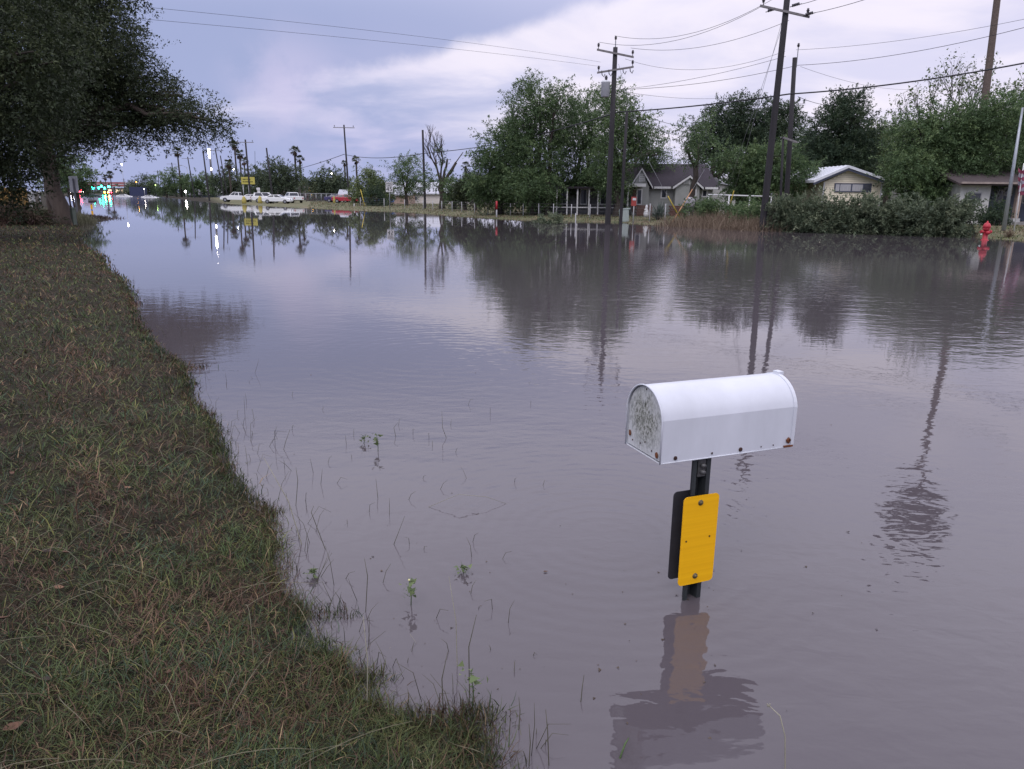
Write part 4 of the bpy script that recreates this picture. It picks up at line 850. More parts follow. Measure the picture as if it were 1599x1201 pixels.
# ------------------------------------------------------------------ overhead lines
def wire(a, b_, sag, rad, label, group='overhead lines', n=18):
    a = np.array(a, float); b_ = np.array(b_, float); pts = [a+(b_-a)*q_-np.array([0, 0, sag*4*q_*(1-q_)]) for q_ in np.linspace(0, 1, n)]
    mb = MB(); mb.sm = True; mb.tube([p-a for p in pts], rad, 5); tag(mb.build('power_line', WIRE, loc=a, recalc=False), label, 'cable', group)
W1 = [wpt(936, 66, 45.4), wpt(960, 56, 45.4), wpt(985, 75, 45.4)]; W2 = [wpt(1193, 8, 38.3), wpt(1228, -14, 38.3), wpt(1232, 32, 38.3)]
wire(W1[0], W2[0], .75, .010, 'upper line from the left arm tip of the transformer pole to the leaning pole')
wire(W1[1], W2[1], .85, .010, 'line from the top pin of the transformer pole to the leaning pole')
wire(W1[2], W2[2], .55, .010, 'line from the right arm tip of the transformer pole to the leaning pole')
wire(wpt(976, 92, 45.4), wpt(1226, 80, 38.3), .7, .008, 'sagging line from the lower arm of the transformer pole')
wire(wpt(966, 140, 45.4), wpt(1227, 88, 38.3), .2, .009, 'rising line from below the transformer to the leaning pole')
wire(wpt(966, 140, 45.4), wpt(1246, 102, 43), .25, .012, 'line from below the transformer to the shorter pinned pole')
wire(wpt(966, 142, 45.3), wpt(1165, 150, 60), .3, .009, 'faint level line behind the tall trees right of the transformer')
wire(wpt(1246, 102, 43), wpt(1700, 15, 33), .4, .012, 'line rising from the shorter pinned pole past the tall palm')
wire(wpt(1243, 78, 43), wpt(1700, 8, 33), .3, .008, 'topmost thin line from the shorter pinned pole to the right')
wire(wpt(1250, 104, 43), wpt(1420, 140, 62), .3, .008, 'thin service line dropping from the pinned pole to the right trees')
wire(wpt(1246, 151, 43), wpt(1300, 165, 55), .1, .014, 'short service line between the pinned pole and the cedar')
wire(wpt(1262, 22, 38.3), wpt(1420, -25, 32), .1, .012, 'line leaving the right arm tip of the leaning pole toward the frame top')
wire(wpt(1244, 8, 38.3), wpt(1330, -25, 32), .1, .012, 'line leaving the leaning pole just above its crossarm')
wire(wpt(216, 10, 25), wpt(938, 97, 45.3), -.15, .0055, 'upper of the two lines crossing the sky from the oak to the transformer pole')
wire(wpt(216, 29, 25), wpt(938, 104, 45.3), -.1, .0055, 'lower of the two lines crossing the sky from the oak to the transformer pole')
cb = [wpt(1700, 78, 33), wpt(1232, 147, 38.4), wpt(966, 175, 45.4), wpt(740, 231, 72), wpt(660, 240, 80), wpt(537, 241, 126), wpt(472, 262, 150), wpt(416, 270, 190)]
for i, lb in enumerate(['thick sagging telephone cable at the upper right past the palm', 'thick telephone cable between the two nearest big poles', 'thick telephone cable passing the tall tree row', 'thick telephone cable between tree row and armless pole', 'thick cable from the armless pole to the single-crossarm pole', 'thick cable descending left from the single-crossarm pole', 'last stretch of thick cable behind the paired palms']):
    wire(cb[i], cb[i+1], (.25, .1, .2, .02, .5, .1, .1)[i], (.034, .036, .036, .034, .04, .045, .045)[i], lb, 'thick telephone cable spans')
wire(wpt(1020, 186, 50), wpt(1085, 199, 60), .1, .014, 'short line entering the trees above the grey house roof, upper one')
wire(wpt(1000, 196, 47), wpt(1082, 214, 60), .1, .014, 'short line entering the trees above the grey house roof, lower one')
GUY = mat('yellow_guy_guard', (.55, .42, .06), .6, .2)
def guy(top, bot, Yt, Yb, gy0, label, yel=True):
    a = wpt(top[0], top[1], Yt); b_ = gp(*bot) if Yb is None else wpt(bot[0], bot[1], Yb); root = empty('guy_wire', b_, label, 'guy wire', 'guy wires bracing the poles')
    cyl_obj('wire', [(0, 0, -.1), a-b_], .010, STEEL, root, 5)
    if yel: cyl_obj('guard', [(0, 0, 0), (a-b_)*gy0], .035, GUY if yel is True else yel, root, 8)
GUYO = mat('faded_orange_guard', (.42, .22, .11), .7, .2)
guy((1012, 250), (1064, 345), 46, 48, .42, 'guy wire with yellow guard crossing leftward in front of the grey house')
guy((1100, 265), (1047, 352), 50, 44, .62, 'guy wire with orange guard crossing rightward in front of the grey house', GUYO)
guy((1222, 30), (1136, 334), 38.5, 44, .14, 'guy wire with yellow guard leaning among the brown grass')
guy((1222, 40), (1120, 340), 38.5, 46, .1, 'plain steel guy wire left of the yellow guarded one', False)
guy((966, 100), (1003, 240), 45.5, 48, .1, 'upper guy strand behind the transformer pole', False)
tt_ = wpt(1088, 288, 95.)
mb = MB(); mb.sm = True; P0 = gy(570, 326, 88); a = wpt(563, 296, 88); mb.tube([(0, 0, 0), a-P0], .04, 6); tag(mb.build('guy_guard', GUY, loc=P0, recalc=False), 'yellow guy guard leaning in front of the bushy light tree', 'guy guard')

# ------------------------------------------------------------------ street lamps and lights
def emi(name, c_, s): return mat(name, c_, emit=s)
LW = emi('lamp_white', (1, .90, .84), 34); LWH = emi('lamp_warm', (1, .45, .10), 18); LG = emi('lamp_green', (.02, 1, .55), 26); LR = emi('lamp_red', (1, .03, .05), 34); LAM = emi('lamp_amber', (1, .42, .03), 50); LGY = emi('lamp_lime', (.55, 1, .2), 10)
def lamp(px, ptop, pbase, Yc, m, rad, label, arm=0.0, group='street lamps', tall=1.0):
    T_ = at_y(px, ptop, Yc); B_ = gy(px, pbase, Yc); root = empty('street_lamp', (T_[0]+arm, Yc, B_[2]), label, 'street lamp', group); H = T_[2]-B_[2]
    cyl_obj('pole', [(0, 0, -.5), (0, 0, H-.4 if arm else H)], [.12, .07], STEEL, root, 8)
    if arm: cyl_obj('arm', [(0, 0, H-.6), (-arm*.5, 0, H+.0), (-arm, 0, H+.15)], .05, STEEL, root, 6)
    mb = MB(); mb.box((-arm, 0, H+.14), (.9, .4, .14)); mb.build('lamp_head', STEEL, root); mb = MB(); mb.sphere((-arm, -.15, H), rad*.40, 10, 6, (1, .6, tall)); mb.build('bulb', m, root)
lamp(190, 257, 306, 380, LW, .75, 'lit street lamp on a thin pole above the canopy end')
lamp(213, 284, 306, 300, LWH, .5, 'low amber street lamp before the dark trees', group=None)
lamp(282, 259, 308, 240, mat('lamp_glass_off', (.5, .5, .5), .3), .3, 'unlit street lamp with an arm between two crossarm poles', arm=1.9)
lamp(365, 264, 308, 215, LW, .45, 'small bright lamp between the palms over the dark trees')
lamp(290, 299, 310, 220, LW, .75, 'brightest white lamp low beside the crossarm pole')
lamp(243, 289, 308, 240, LGY, .30, 'small lime coloured lamp above the flooded white car')
lamp(518, 271, 318, 150, LW, .20, 'tiny lit lamp in the grey green tree by the tall crossarm pole')
lamp(225, 295, 307, 260, LW, .30, 'pale lamp right of the blue container')
# vertical lit pole sign
T_ = at_y(327, 233, 235); B_ = gy(330, 310, 235); root = empty('lit_pole_sign', (T_[0], 235, B_[2]), 'tall pole sign glowing white above the distant trees', 'sign'); H = T_[2]-B_[2]
cyl_obj('pole', [(0, 0, -.5), (0, 0, H)], .3, mat('dark_metal', (.06, .06, .07), .5), root, 8)
mb = MB(); mb.box((0, -.5, H-1.2), (.38, .3, 2.6)); mb.build('light_panel', LW, root); mb = MB(); mb.sphere((.25, -.5, H-5.8), .24, 10, 6); mb.build('lower_lamp', LW, root)
# traffic lights over the junction
Yt = 560.; sp_a = at_y(128, 288, Yt); sp_b = at_y(196, 288, Yt); root = empty('signal_span', (sp_a[0], Yt, .3), 'span wire between two posts carrying the green traffic lights', 'signal span')
for P0 in (sp_a, sp_b): cyl_obj('post', [(P0[0]-sp_a[0], 0, -.5), (P0[0]-sp_a[0], 0, P0[2]+2.2)], .25, STEEL, root)
cyl_obj('wire', [(0, 0, sp_a[2]+1.8), ((sp_b[0]-sp_a[0])/2, 0, sp_a[2]+1.0), (sp_b[0]-sp_a[0], 0, sp_a[2]+1.8)], .06, WIRE, root, 5)
for px, py, lab in ((145, 293.5, 'largest green traffic light, leftmost over the junction'), (154, 293.5, 'dim green traffic light second from the left over the junction'), (158.5, 291, 'green traffic light in the middle of the junction span'), (163.5, 294, 'green traffic light hanging lowest over the junction'), (170, 291.5, 'rightmost green traffic light over the junction')):
    P0 = at_y(px, py, Yt); root = empty('traffic_light', P0, lab, 'traffic light', 'green traffic lights over the junction'); mb = MB(); mb.box((0, .4, .9), (1.0, .6, 3.0)); mb.build('housing', mat('signal_black', (.03, .035, .03), .6), root)
    for k_ in range(2): mb = MB(); mb.sphere((0, .05, .9+k_*1.0), .35, 8, 5); mb.build('dark_lens', mat('dark_lens', (.05, .02, .01), .3), root)
    mb = MB(); mb.sphere((0, -.1, 0), 1.0 if px < 150 else .75, 10, 6, (1, .5, 1)); mb.build('lit_lens', LG, root)

# ------------------------------------------------------------------ vehicles
GLASS = mat('car_glass', (.03, .035, .045), .15, .1, spec=.6); TYRE = mat('tyre', (.02, .02, .02), .85); RIM = mat('wheel_rim', (.35, .35, .37), .4, metallic=.6); TLR = mat('tail_lens', (.35, .01, .01), .3)
PROF = {  # side outlines in metres: x forward, z up; roof block outline; half width
    'pickup': ([(-2.8, .55), (-2.8, 1.12), (-.75, 1.14), (-.7, 1.18), (.95, 1.20), (2.35, 1.05), (2.75, .92), (2.8, .50), (2.3, .42), (-2.3, .42)], [(-.80, 1.16), (-.68, 1.80), (.30, 1.84), (1.05, 1.22)], .98, (-1.75, 1.85), .40),
    'sedan': ([(-2.35, .45), (-2.38, .98), (-1.6, 1.03), (1.0, 1.0), (2.1, .84), (2.35, .65), (2.35, .35), (-2.2, .32)], [(-1.75, 1.0), (-1.0, 1.40), (.25, 1.44), (1.15, .98)], .90, (-1.45, 1.45), .33),
    'suv': ([(-2.4, .5), (-2.45, 1.1), (-2.3, 1.15), (1.2, 1.12), (2.2, .98), (2.4, .8), (2.4, .42), (-2.3, .4)], [(-2.3, 1.13), (-2.1, 1.72), (.30, 1.78), (1.25, 1.12)], .95, (-1.5, 1.5), .38)}
def car(kind, P0, rz, paint, label, group=None, sink=0.0, lights=None):
    body, roof, hw, wx, wr = PROF[kind]; root = empty({'pickup': 'pickup_truck', 'sedan': 'parked_car', 'suv': 'parked_car'}[kind], (P0[0], P0[1], P0[2]-sink), label, {'pickup': 'pickup truck'}.get(kind, 'car'), group, rz)
    mb = MB(); mb.prism([(x_, -hw, z_) for x_, z_ in body], (0, 2*hw, 0)); bo = mb.build('body', paint, root)
    bv = bo.modifiers.new('bevel', 'BEVEL'); bv.width = .06; bv.segments = 2
    mb = MB(); hw2 = hw-.10; lo = roof[0]; hi = roof[-1]; n = len(roof); A = [(x_, -(hw-.04 if z_ < 1.3 and i in (0, n-1) else hw2-.08), z_) for i, (x_, z_) in enumerate(roof)]
    B = [(x_, -y_, z_) for x_, y_, z_ in A]; mb.add(A+B, [tuple(range(n)), tuple(range(2*n-1, n-1, -1))]+[(i, i+n, (i+1) % n+n, (i+1) % n) for i in range(n)]); co_ = mb.build('cab', paint, root)
    for sy in (-1, 1):                                                   # side windows
        pts = []; ce = np.mean(np.array(roof), 0)
        for x_, z_ in roof: pts.append((ce[0]+(x_-ce[0])*.86, z_*.80+ce[1]*.20))
        for h0, h1 in ((0.02, .47), (.53, .98)):
            bl = np.array(pts[0]); br = np.array(pts[3]); tl = np.array(pts[1]); tr_ = np.array(pts[2]); q4 = [bl+(br-bl)*h0, bl+(br-bl)*h1, tl+(tr_-tl)*h1, tl+(tr_-tl)*h0]
            ys = [(hw-.035), (hw-.035), (hw2-.055), (hw2-.055)]; mb = MB(); mb.add([(q[0], sy*y_, q[1]) for q, y_ in zip(q4, ys)]+[(q[0], sy*(y_-.02), q[1]) for q, y_ in zip(q4, ys)], [(0, 1, 2, 3), (7, 6, 5, 4), (0, 4, 5, 1), (1, 5, 6, 2), (2, 6, 7, 3), (3, 7, 4, 0)]); mb.build('side_window', GLASS, root)
        for wx_ in wx:
            mb = MB(); mb.tube([(wx_, sy*(hw-.22), wr), (wx_, sy*(hw+.01), wr)], wr, 16); w_ = mb.build('wheel', TYRE, root); mb = MB(); mb.tube([(wx_, sy*(hw-.05), wr), (wx_, sy*(hw+.02), wr)], wr*.58, 12); mb.build('rim', RIM, w_)
        mb = MB(); mb.box((body[0][0]-.0, sy*(hw-.2), .85), (.08, .22, .2)); mb.build('tail_light', TLR, root); mb = MB(); mb.box((2.36 if kind != 'pickup' else 2.76, sy*(hw-.25), .72), (.08, .3, .15)); mb.build('headlight', lights or RIM, root)
    for (a_, c2_) in ((0, 1), (3, 2)):                                     # rear window and windscreen
        p_, q_ = np.array(roof[a_]), np.array(roof[c2_]); d_ = .02 if a_ == 3 else -.02; lo_ = p_+(q_-p_)*.12; hi_ = p_+(q_-p_)*.88; w0, w1 = hw-.16, hw2-.18
        mb = MB(); mb.add([(lo_[0]+d_, -w0, lo_[1]), (lo_[0]+d_, w0, lo_[1]), (hi_[0]+d_, w1, hi_[1]), (hi_[0]+d_, -w1, hi_[1]), (lo_[0], -w0, lo_[1]), (lo_[0], w0, lo_[1]), (hi_[0], w1, hi_[1]), (hi_[0], -w1, hi_[1])], [(0, 1, 2, 3), (7, 6, 5, 4), (0, 4, 5, 1), (1, 5, 6, 2), (2, 6, 7, 3), (3, 7, 4, 0)]); mb.build('windscreen' if a_ == 3 else 'rear_window', GLASS, root)
    if group == 'vehicles parked beyond the grass strip': root.scale = (.87, .87, .87)
    return root
CW = mat('car_white', (.78, .79, .80), .3, .03, spec=.6); CR = mat('car_red', (.36, .025, .04), .3, .05, spec=.6); CB = mat('car_blue', (.04, .11, .36), .3, .05, spec=.6); CD = mat('car_dark', (.05, .06, .09), .3, .1, spec=.6); CG = mat('car_green', (.03, .06, .05), .35, .1)
Gc = 'vehicles parked beyond the grass strip'
car('pickup', gy(370, 318, 125), math.pi+.05, CW, 'white pickup truck standing left of the row of white vehicles', Gc)
car('sedan', gy(396, 318, 128), .1, CW, 'white sedan mostly hidden behind the yellow guards and poles', Gc)
car('suv', gy(418, 318, 118), .2, CW, 'tall white vehicle behind the armless leaning pole', Gc)
car('sedan', gy(434, 319, 110), .0, CW, 'low white sedan in front of the tall white vehicle', Gc)
car('pickup', gy(457, 318, 118), -.9+math.pi, CW, 'white pickup parked nose in at the right end of the white row', Gc)
car('sedan', gy(541, 319, 116), .0, CR, 'red car just right of the tall crossarm pole', Gc)
car('sedan', gy(528, 318, 124), .0, mat('car_violet', (.06, .055, .14), .3), 'dark violet car half hidden behind the red car', Gc)
car('sedan', gy(552, 319, 124), .2, CD, 'dark car between the red car and the light bushy tree', Gc)
car('sedan', gy(592, 321, 104), .1, CB, 'blue car partly hidden behind the dark bush', Gc)
Pw = at_z(190, 307.4, 0); car('sedan', (Pw[0], 250., -.62), .0, CW, 'white car sunk to its doors left of the blue container reflection', 'cars stranded in deep water')
Pw = at_y(235, 309, 225); car('sedan', (Pw[0], 225., -.72), .05, CW, 'white car sunk to its windows right of the blue container', 'cars stranded in deep water')
Pw = at_y(143, 307, 235); car('pickup', (Pw[0], 235., -.5), .2, CG, 'dark green pickup wading left below the traffic lights', 'cars stranded in deep water')
for px, m_, lab, k_ in ((112, LW, 'car with headlights on at the far left junction', 0), (123, LR, 'car with glowing red tail lights left of the canopy', 1), (129, LW, 'car with bright paired headlights below the red lights', 0), (166, LAM, 'car with amber signal lights under the canopy', 2), (173, LR, 'rightmost queued car with red and amber lights', 2)):
    Y_ = 420 if k_ != 2 else 480; P0 = at_y(px, 303, Y_); P0[2] = .1; rt = car('suv', P0, -1.35 if k_ == 0 else 1.75, CD, lab, 'queueing cars at the junction')
    for s_ in (-1, 1):
        P1_ = at_y(px+s_*(2.2 if k_ else 1.6), 300.5 if k_ != 2 else 304, Y_-3)-P0; P1_[2] = 1.3 if k_ == 1 else 1.0; Mi = Matrix.Rotation(-rt.rotation_euler[2], 3, 'Z') @ Vector(P1_)
        mb = MB(); mb.sphere(Mi, .42 if k_ else .36, 8, 5); mb.build('glowing_light', m_, rt)
    if k_ == 1:
        for q_ in ((118, 298), (125.5, 297.5), (121, 296)): Mi = Matrix.Rotation(-rt.rotation_euler[2], 3, 'Z') @ Vector(at_y(q_[0], q_[1], Y_-3)-P0); mb = MB(); mb.sphere(Mi, .55, 8, 5); mb.build('glowing_light', LR, rt)

# ------------------------------------------------------------------ far buildings
def wallbox(nm, x0, x1, y0, y1, z0, z1, m, root, o): mb = MB(); mb.bb(x0-o[0], x1-o[0], y0-o[1], y1-o[1], z0-o[2], z1-o[2]); return mb.build(nm, m, root)
Yb = 575.; a = at_y(127, 293, Yb); b_ = at_y(195, 284.5, Yb); o_ = np.array([(a[0]+b_[0])/2, Yb, .3]); root = empty('fuel_station', o_, 'fuel station canopy with a red and white striped edge at the far junction', 'fuel station')
RED = mat('canopy_red', (.36, .08, .09), .6); zc, zt_ = a[2]+.8, a[2]+4.3
wallbox('canopy_slab', a[0], b_[0], Yb, Yb+14, zc, zt_, mat('canopy_white', (.5, .48, .52), .6), root, o_)
for q0, q1 in ((.15, .45), (.65, .95)): wallbox('red_stripe', a[0], b_[0], Yb-.1, Yb+.0, zc+(zt_-zc)*q0, zc+(zt_-zc)*q1, RED, root, o_)
for q_ in (.08, .36, .64, .92): wallbox('column', a[0]+(b_[0]-a[0])*q_-.4, a[0]+(b_[0]-a[0])*q_+.4, Yb+6, Yb+7, .2, zc, WHITE_D, root, o_)
wallbox('shop', a[0]+3, b_[0]-8, Yb+22, Yb+28, .2, zc-.6, mat('shop_wall', (.22, .17, .16), .7), root, o_)
for q_ in (.2, .42, .6, .8): wallbox('lit_window', a[0]+3+(b_[0]-a[0])*q_*.8, a[0]+6+(b_[0]-a[0])*q_*.8, Yb+21.8, Yb+22, 1.0, 3.2, emi('window_glow', (1, .75, .5), .9), root, o_)
cb_ = at_y(215, 300, 290); o_ = np.array([cb_[0], 290, .2]); root = empty('blue_container', o_, 'dark blue container standing at the far water edge', 'container'); BLU = mat('container_blue', (.035, .045, .10), .6)
wallbox('body', cb_[0]-2.6, cb_[0]+2.6, 289, 292, .1, 3.4, BLU, root, o_)
for q_ in range(8): wallbox('corrugation', cb_[0]-2.4+q_*.66, cb_[0]-2.2+q_*.66, 288.93, 289, .2, 3.3, BLU, root, o_)
def house(nm, label, cat, Yc, x0p, x1p, ztop_p, depth, wallm, roofm, ridge_p, wins=(), door=None, overhang=.4, z0=None):
    """long low building, eaves facing the road"""
    xa = at_y(x0p, 310, Yc)[0]; xb = at_y(x1p, 310, Yc)[0]; ze = at_y((x0p+x1p)/2, ztop_p, Yc)[2]; zr = at_y((x0p+x1p)/2, ridge_p, Yc+depth/2)[2]; zg = .25; o_ = np.array([(xa+xb)/2, Yc, zg]); root = empty(nm, o_, label, cat)
    wallbox('wall', xa, xb, Yc, Yc+depth, zg-.3, ze, wallm, root, o_); h = overhang
    mb = MB(); mb.prism([(xa-h-o_[0], -h, ze-zg-.05), (xa-h-o_[0], depth/2, zr-zg), (xa-h-o_[0], depth+h, ze-zg-.05), (xa-h-o_[0], depth+h, ze-zg-.2), (xa-h-o_[0], depth/2, zr-zg-.18), (xa-h-o_[0], -h, ze-zg-.2)], (xb-xa+2*h, 0, 0)); mb.build('roof', roofm, root)
    for wp0, wp1, wy0, wy1, m_ in wins:
        p_ = at_y(wp0, wy0, Yc); q_ = at_y(wp1, wy1, Yc); fr_ = wallbox('window', p_[0], q_[0], Yc-.05, Yc-.003, q_[2], p_[2], WHITE_D, root, o_); wallbox('pane', p_[0]+.12, q_[0]-.12, Yc-.06, Yc-.052, q_[2]+.12, p_[2]-.12, m_, fr_, o_)
    return root, o_, xa, xb, ze
PANE = mat('window_pane', (.05, .055, .07), .12, .2, spec=.6); METR = mat('metal_roof', (.38, .39, .43), .4, .1, 2); BRNR = mat('brown_shingle', (.07, .055, .055), .9, .2, 3); LTW = mat('pale_block_wall', (.60, .56, .52), .8, .08, 1.2); BRK = mat('dark_brick', (.09, .055, .05), .9, .3, 3)
house('long_building', 'long pale low building with a light metal roof behind the small trees', 'building', 120, 604, 812, 302, 16, LTW, METR, 285, [(640, 652, 306, 314, PANE), (700, 712, 306, 314, PANE), (760, 772, 306, 314, PANE)])
house('brown_roofed_house', 'low house with a dark brown roof behind the white pickups', 'house', 170, 425, 482, 306, 10, BRK, BRNR, 291, [(440, 446, 308, 313, PANE), (462, 468, 308, 313, PANE)])
rt, o_, xa, xb, ze = house('brown_roofed_house', 'dark brown house with a lit orange porch lamp', 'house', 150, 478, 512, 305, 11, mat('porch_brick', (.13, .065, .05), .9, .3, 3), BRNR, 288, [(495, 501, 306, 313, PANE)])
lp = at_y(486.5, 303.5, 149.4); mb = MB(); mb.sphere(lp-o_, .19, 8, 5); mb.build('porch_lamp', LWH, rt)
house('white_trailer', 'white ribbed-roof trailer behind the red car', 'trailer', 135, 531, 553, 305, 3, WHITE_D, METR, 296, [(536, 540, 307, 311, PANE)])
house('warehouse', 'far grey low warehouse beside the brightest lamp', 'building', 230, 296, 340, 304, 18, mat('grey_sheet_wall', (.24, .26, .32), .7, .1), METR, 291, [(310, 315, 306, 309, PANE)])
house('peach_wall_house', 'small peach coloured wall behind the blue car and speed sign', 'building', 112, 600, 640, 303, 6, mat('peach_stucco', (.36, .26, .21), .8, .1), METR, 298, [(612, 618, 306, 312, PANE)])

# ------------------------------------------------------------------ grey house
HY = 58.0; gX = lambda px: at_y(px, 310, HY)[0]; gZ = lambda py, px=1040: at_y(px, py, HY)[2]
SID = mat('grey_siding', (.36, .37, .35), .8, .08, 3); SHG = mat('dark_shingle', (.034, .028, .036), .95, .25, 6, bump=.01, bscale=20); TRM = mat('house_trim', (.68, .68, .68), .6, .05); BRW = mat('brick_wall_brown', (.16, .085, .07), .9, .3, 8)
x0, x1 = gX(985), gX(1112); o_ = np.array([(x0+x1)/2, HY, .28]); root = empty('grey_house', o_, 'grey sided house with dark roof and two front gables', 'house'); ze = gZ(292)
def wb(nm, a0, a1, b0, b1, c0, c1, m_, rt=root): return wallbox(nm, a0, a1, b0, b1, c0, c1, m_, rt, o_)
wb('wall', x0, x1, HY, HY+8, -.1, ze, SID)
zr = gZ(252); mb = MB(); xl, xr = gX(955)-o_[0], x1+.4-o_[0]; Z_ = lambda z: z-o_[2]
mb.prism([(xl, -.4, Z_(ze)), (xl, 4.2, Z_(zr)), (xl, 8.8, Z_(ze)), (xl, 8.8, Z_(ze)-.16), (xl, 4.2, Z_(zr)-.16), (xl, -.4, Z_(ze)-.16)], (xr-xl, 0, 0)); rf = mb.build('roof', SHG, root)
def gable(pl, pc, pr, pyl, pyc, pyr, dy, nm):
    A_, C_, B_ = at_y(pl, pyl, HY-dy)-o_, at_y(pc, pyc, HY-dy)-o_, at_y(pr, pyr, HY-dy)-o_
    mb = MB(); mb.prism([(A_[0]+.25, -dy, A_[2]), (A_[0]+.25, -dy, -.4), (B_[0]-.25, -dy, -.4), (B_[0]-.25, -dy, B_[2]), (C_[0], -dy, C_[2]-.12)], (0, dy+.4, 0)); g_ = mb.build('gable_wall', SID, root)
    for P_, Q_ in ((A_, C_), (C_, B_)):
        mb = MB(); mb.prism([P_+(0, -.22, 0), Q_+(0, -.22, 0), Q_+(0, -.22, -.16), P_+(0, -.22, -.16)], (0, .06, 0)); mb.build('barge_board', TRM, root)
        mb = MB(); mb.prism([P_+(0, -.20, .05), Q_+(0, -.20, .05), Q_+(0, -.20, -.04), P_+(0, -.20, -.04)], (0, 4.2, 0)); mb.build('gable_roof', SHG, root)
    return g_
gable(983, 1002, 1019, 291, 262, 292, .5, 'a'); gable(1050, 1077, 1098, 292, 274, 293, .9, 'b')
def slats(px0, px1, py0, py1, dy, nm='gable_vent'):
    a_ = at_y(px0, py0, HY-dy); c2_ = at_y(px1, py1, HY-dy); v_ = wb(nm, a_[0], c2_[0], HY-dy-.06, HY-dy-.01, c2_[2], a_[2], TRM); k_ = 5
    for i in range(k_): z_ = c2_[2]+(a_[2]-c2_[2])*(i+.5)/k_; wb('slat', a_[0]+.05, c2_[0]-.05, HY-dy-.09, HY-dy-.062, z_-.025, z_+.02, SID, v_)
slats(998, 1007, 270, 284, .5); slats(1068, 1077, 280, 288, .9)
for (a0, a1, b0, b1, dy) in ((994, 1002, 295, 320, .5), (1032, 1041, 295, 310, 0), (1096, 1104, 296, 308, 0), (1080, 1087, 296, 307, .9)):
    p_ = at_y(a0, b0, HY-dy); q_ = at_y(a1, b1, HY-dy); f_ = wb('window', p_[0], q_[0], HY-dy-.07, HY-dy-.01, q_[2], p_[2], TRM); wb('pane', p_[0]+.09, q_[0]-.09, HY-dy-.08, HY-dy-.072, q_[2]+.08, p_[2]-.08, PANE, f_)
for i in range(13): z_ = .35+i*.18; wb('siding_board', x0, x1, HY-.028, HY-.002, z_, z_+.165, SID) if z_ < ze-.2 else None
wb('eave_trim', gX(1019), gX(1050), HY-.42, HY-.36, ze-.14, ze+.02, TRM); wb('eave_trim', gX(1098), x1+.3, HY-.42, HY-.36, ze-.14, ze+.02, TRM)
pz_ = gZ(290); wb('porch_roof', gX(970), gX(1000), HY-2.2, HY+.2, pz_-.12, pz_+.10, TRM); wb('porch_post', gX(973), gX(975), HY-2.1, HY-1.98, .1, pz_-.12, TRM); wb('front_door', gX(986), gX(991), HY-.56, HY-.503, .5, 2.4, mat('door_red_brown', (.11, .05, .045), .6))
for a0, a1 in ((989, 1013), (1040, 1064)):                                   # brick planters, coursed
    zz = .2
    for c_i in range(7):
        nb_ = 7
        for b_i in range(nb_):
            xx0 = gX(a0)+(gX(a1)-gX(a0))*(b_i+(.5 if c_i % 2 else 0))/nb_; xx1 = min(xx0+(gX(a1)-gX(a0))/nb_-.02, gX(a1)+.05); wb('brick', xx0, xx1, HY-1.6, HY-1.2, zz+c_i*.12, zz+c_i*.12+.105, BRW)
# left wing with pale posts, under the trees
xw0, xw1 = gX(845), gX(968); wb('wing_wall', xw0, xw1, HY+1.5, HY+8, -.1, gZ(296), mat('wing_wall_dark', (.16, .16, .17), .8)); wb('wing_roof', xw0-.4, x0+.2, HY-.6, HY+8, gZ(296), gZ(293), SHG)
for px in (868, 884, 900, 918, 932, 948): wb('porch_post', gX(px), gX(px+2), HY-.45, HY-.32, .1, gZ(296), TRM)
wb('porch_rail', xw0, xw1, HY-.42, HY-.36, gZ(326), gZ(324.5), TRM)
for px in (876, 908, 940): f_ = wb('window', gX(px), gX(px+12), HY+1.44, HY+1.49, 1.0, 2.2, TRM); wb('pane', gX(px)+.08, gX(px+12)-.08, HY+1.43, HY+1.438, 1.08, 2.12, PANE, f_)
dp = at_y(1116, 284, 62); mb = MB(); mb.sm = True; mb.sphere((0, 0, 0), .35, 12, 8, (1, .25, 1)); mb.tube([(0, .1, 0), (0, .3, -.6)], .03, 6); tag(mb.build('satellite_dish', mat('dish_grey', (.12, .12, .13), .6), loc=dp), 'dark round satellite dish at the right end of the grey house', 'satellite dish')
a_ = at_y(1096, 281, 64); c2_ = at_y(1150, 293, 64); o2 = np.array([(a_[0]+c2_[0])/2, 64, .25]); rt2 = empty('white_shed', o2, 'white roofed shed half hidden behind the grey house', 'shed')
mb = MB(); mb.prism([(a_[0]-o2[0], 0, a_[2]-o2[2]), (c2_[0]-o2[0], 0, c2_[2]-o2[2]), (c2_[0]-o2[0], 0, -.3), (a_[0]-o2[0], 0, -.3)], (0, 5, 0)); mb.build('wall', WHITE_D, rt2)
mb = MB(); mb.prism([(a_[0]-o2[0]-.2, -.2, a_[2]-o2[2]+.02), (c2_[0]-o2[0]+.2, -.2, c2_[2]-o2[2]+.02), (c2_[0]-o2[0]+.2, -.2, c2_[2]-o2[2]+.14), (a_[0]-o2[0]-.2, -.2, a_[2]-o2[2]+.14)], (0, 5.4, 0)); mb.build('roof', METR, rt2)

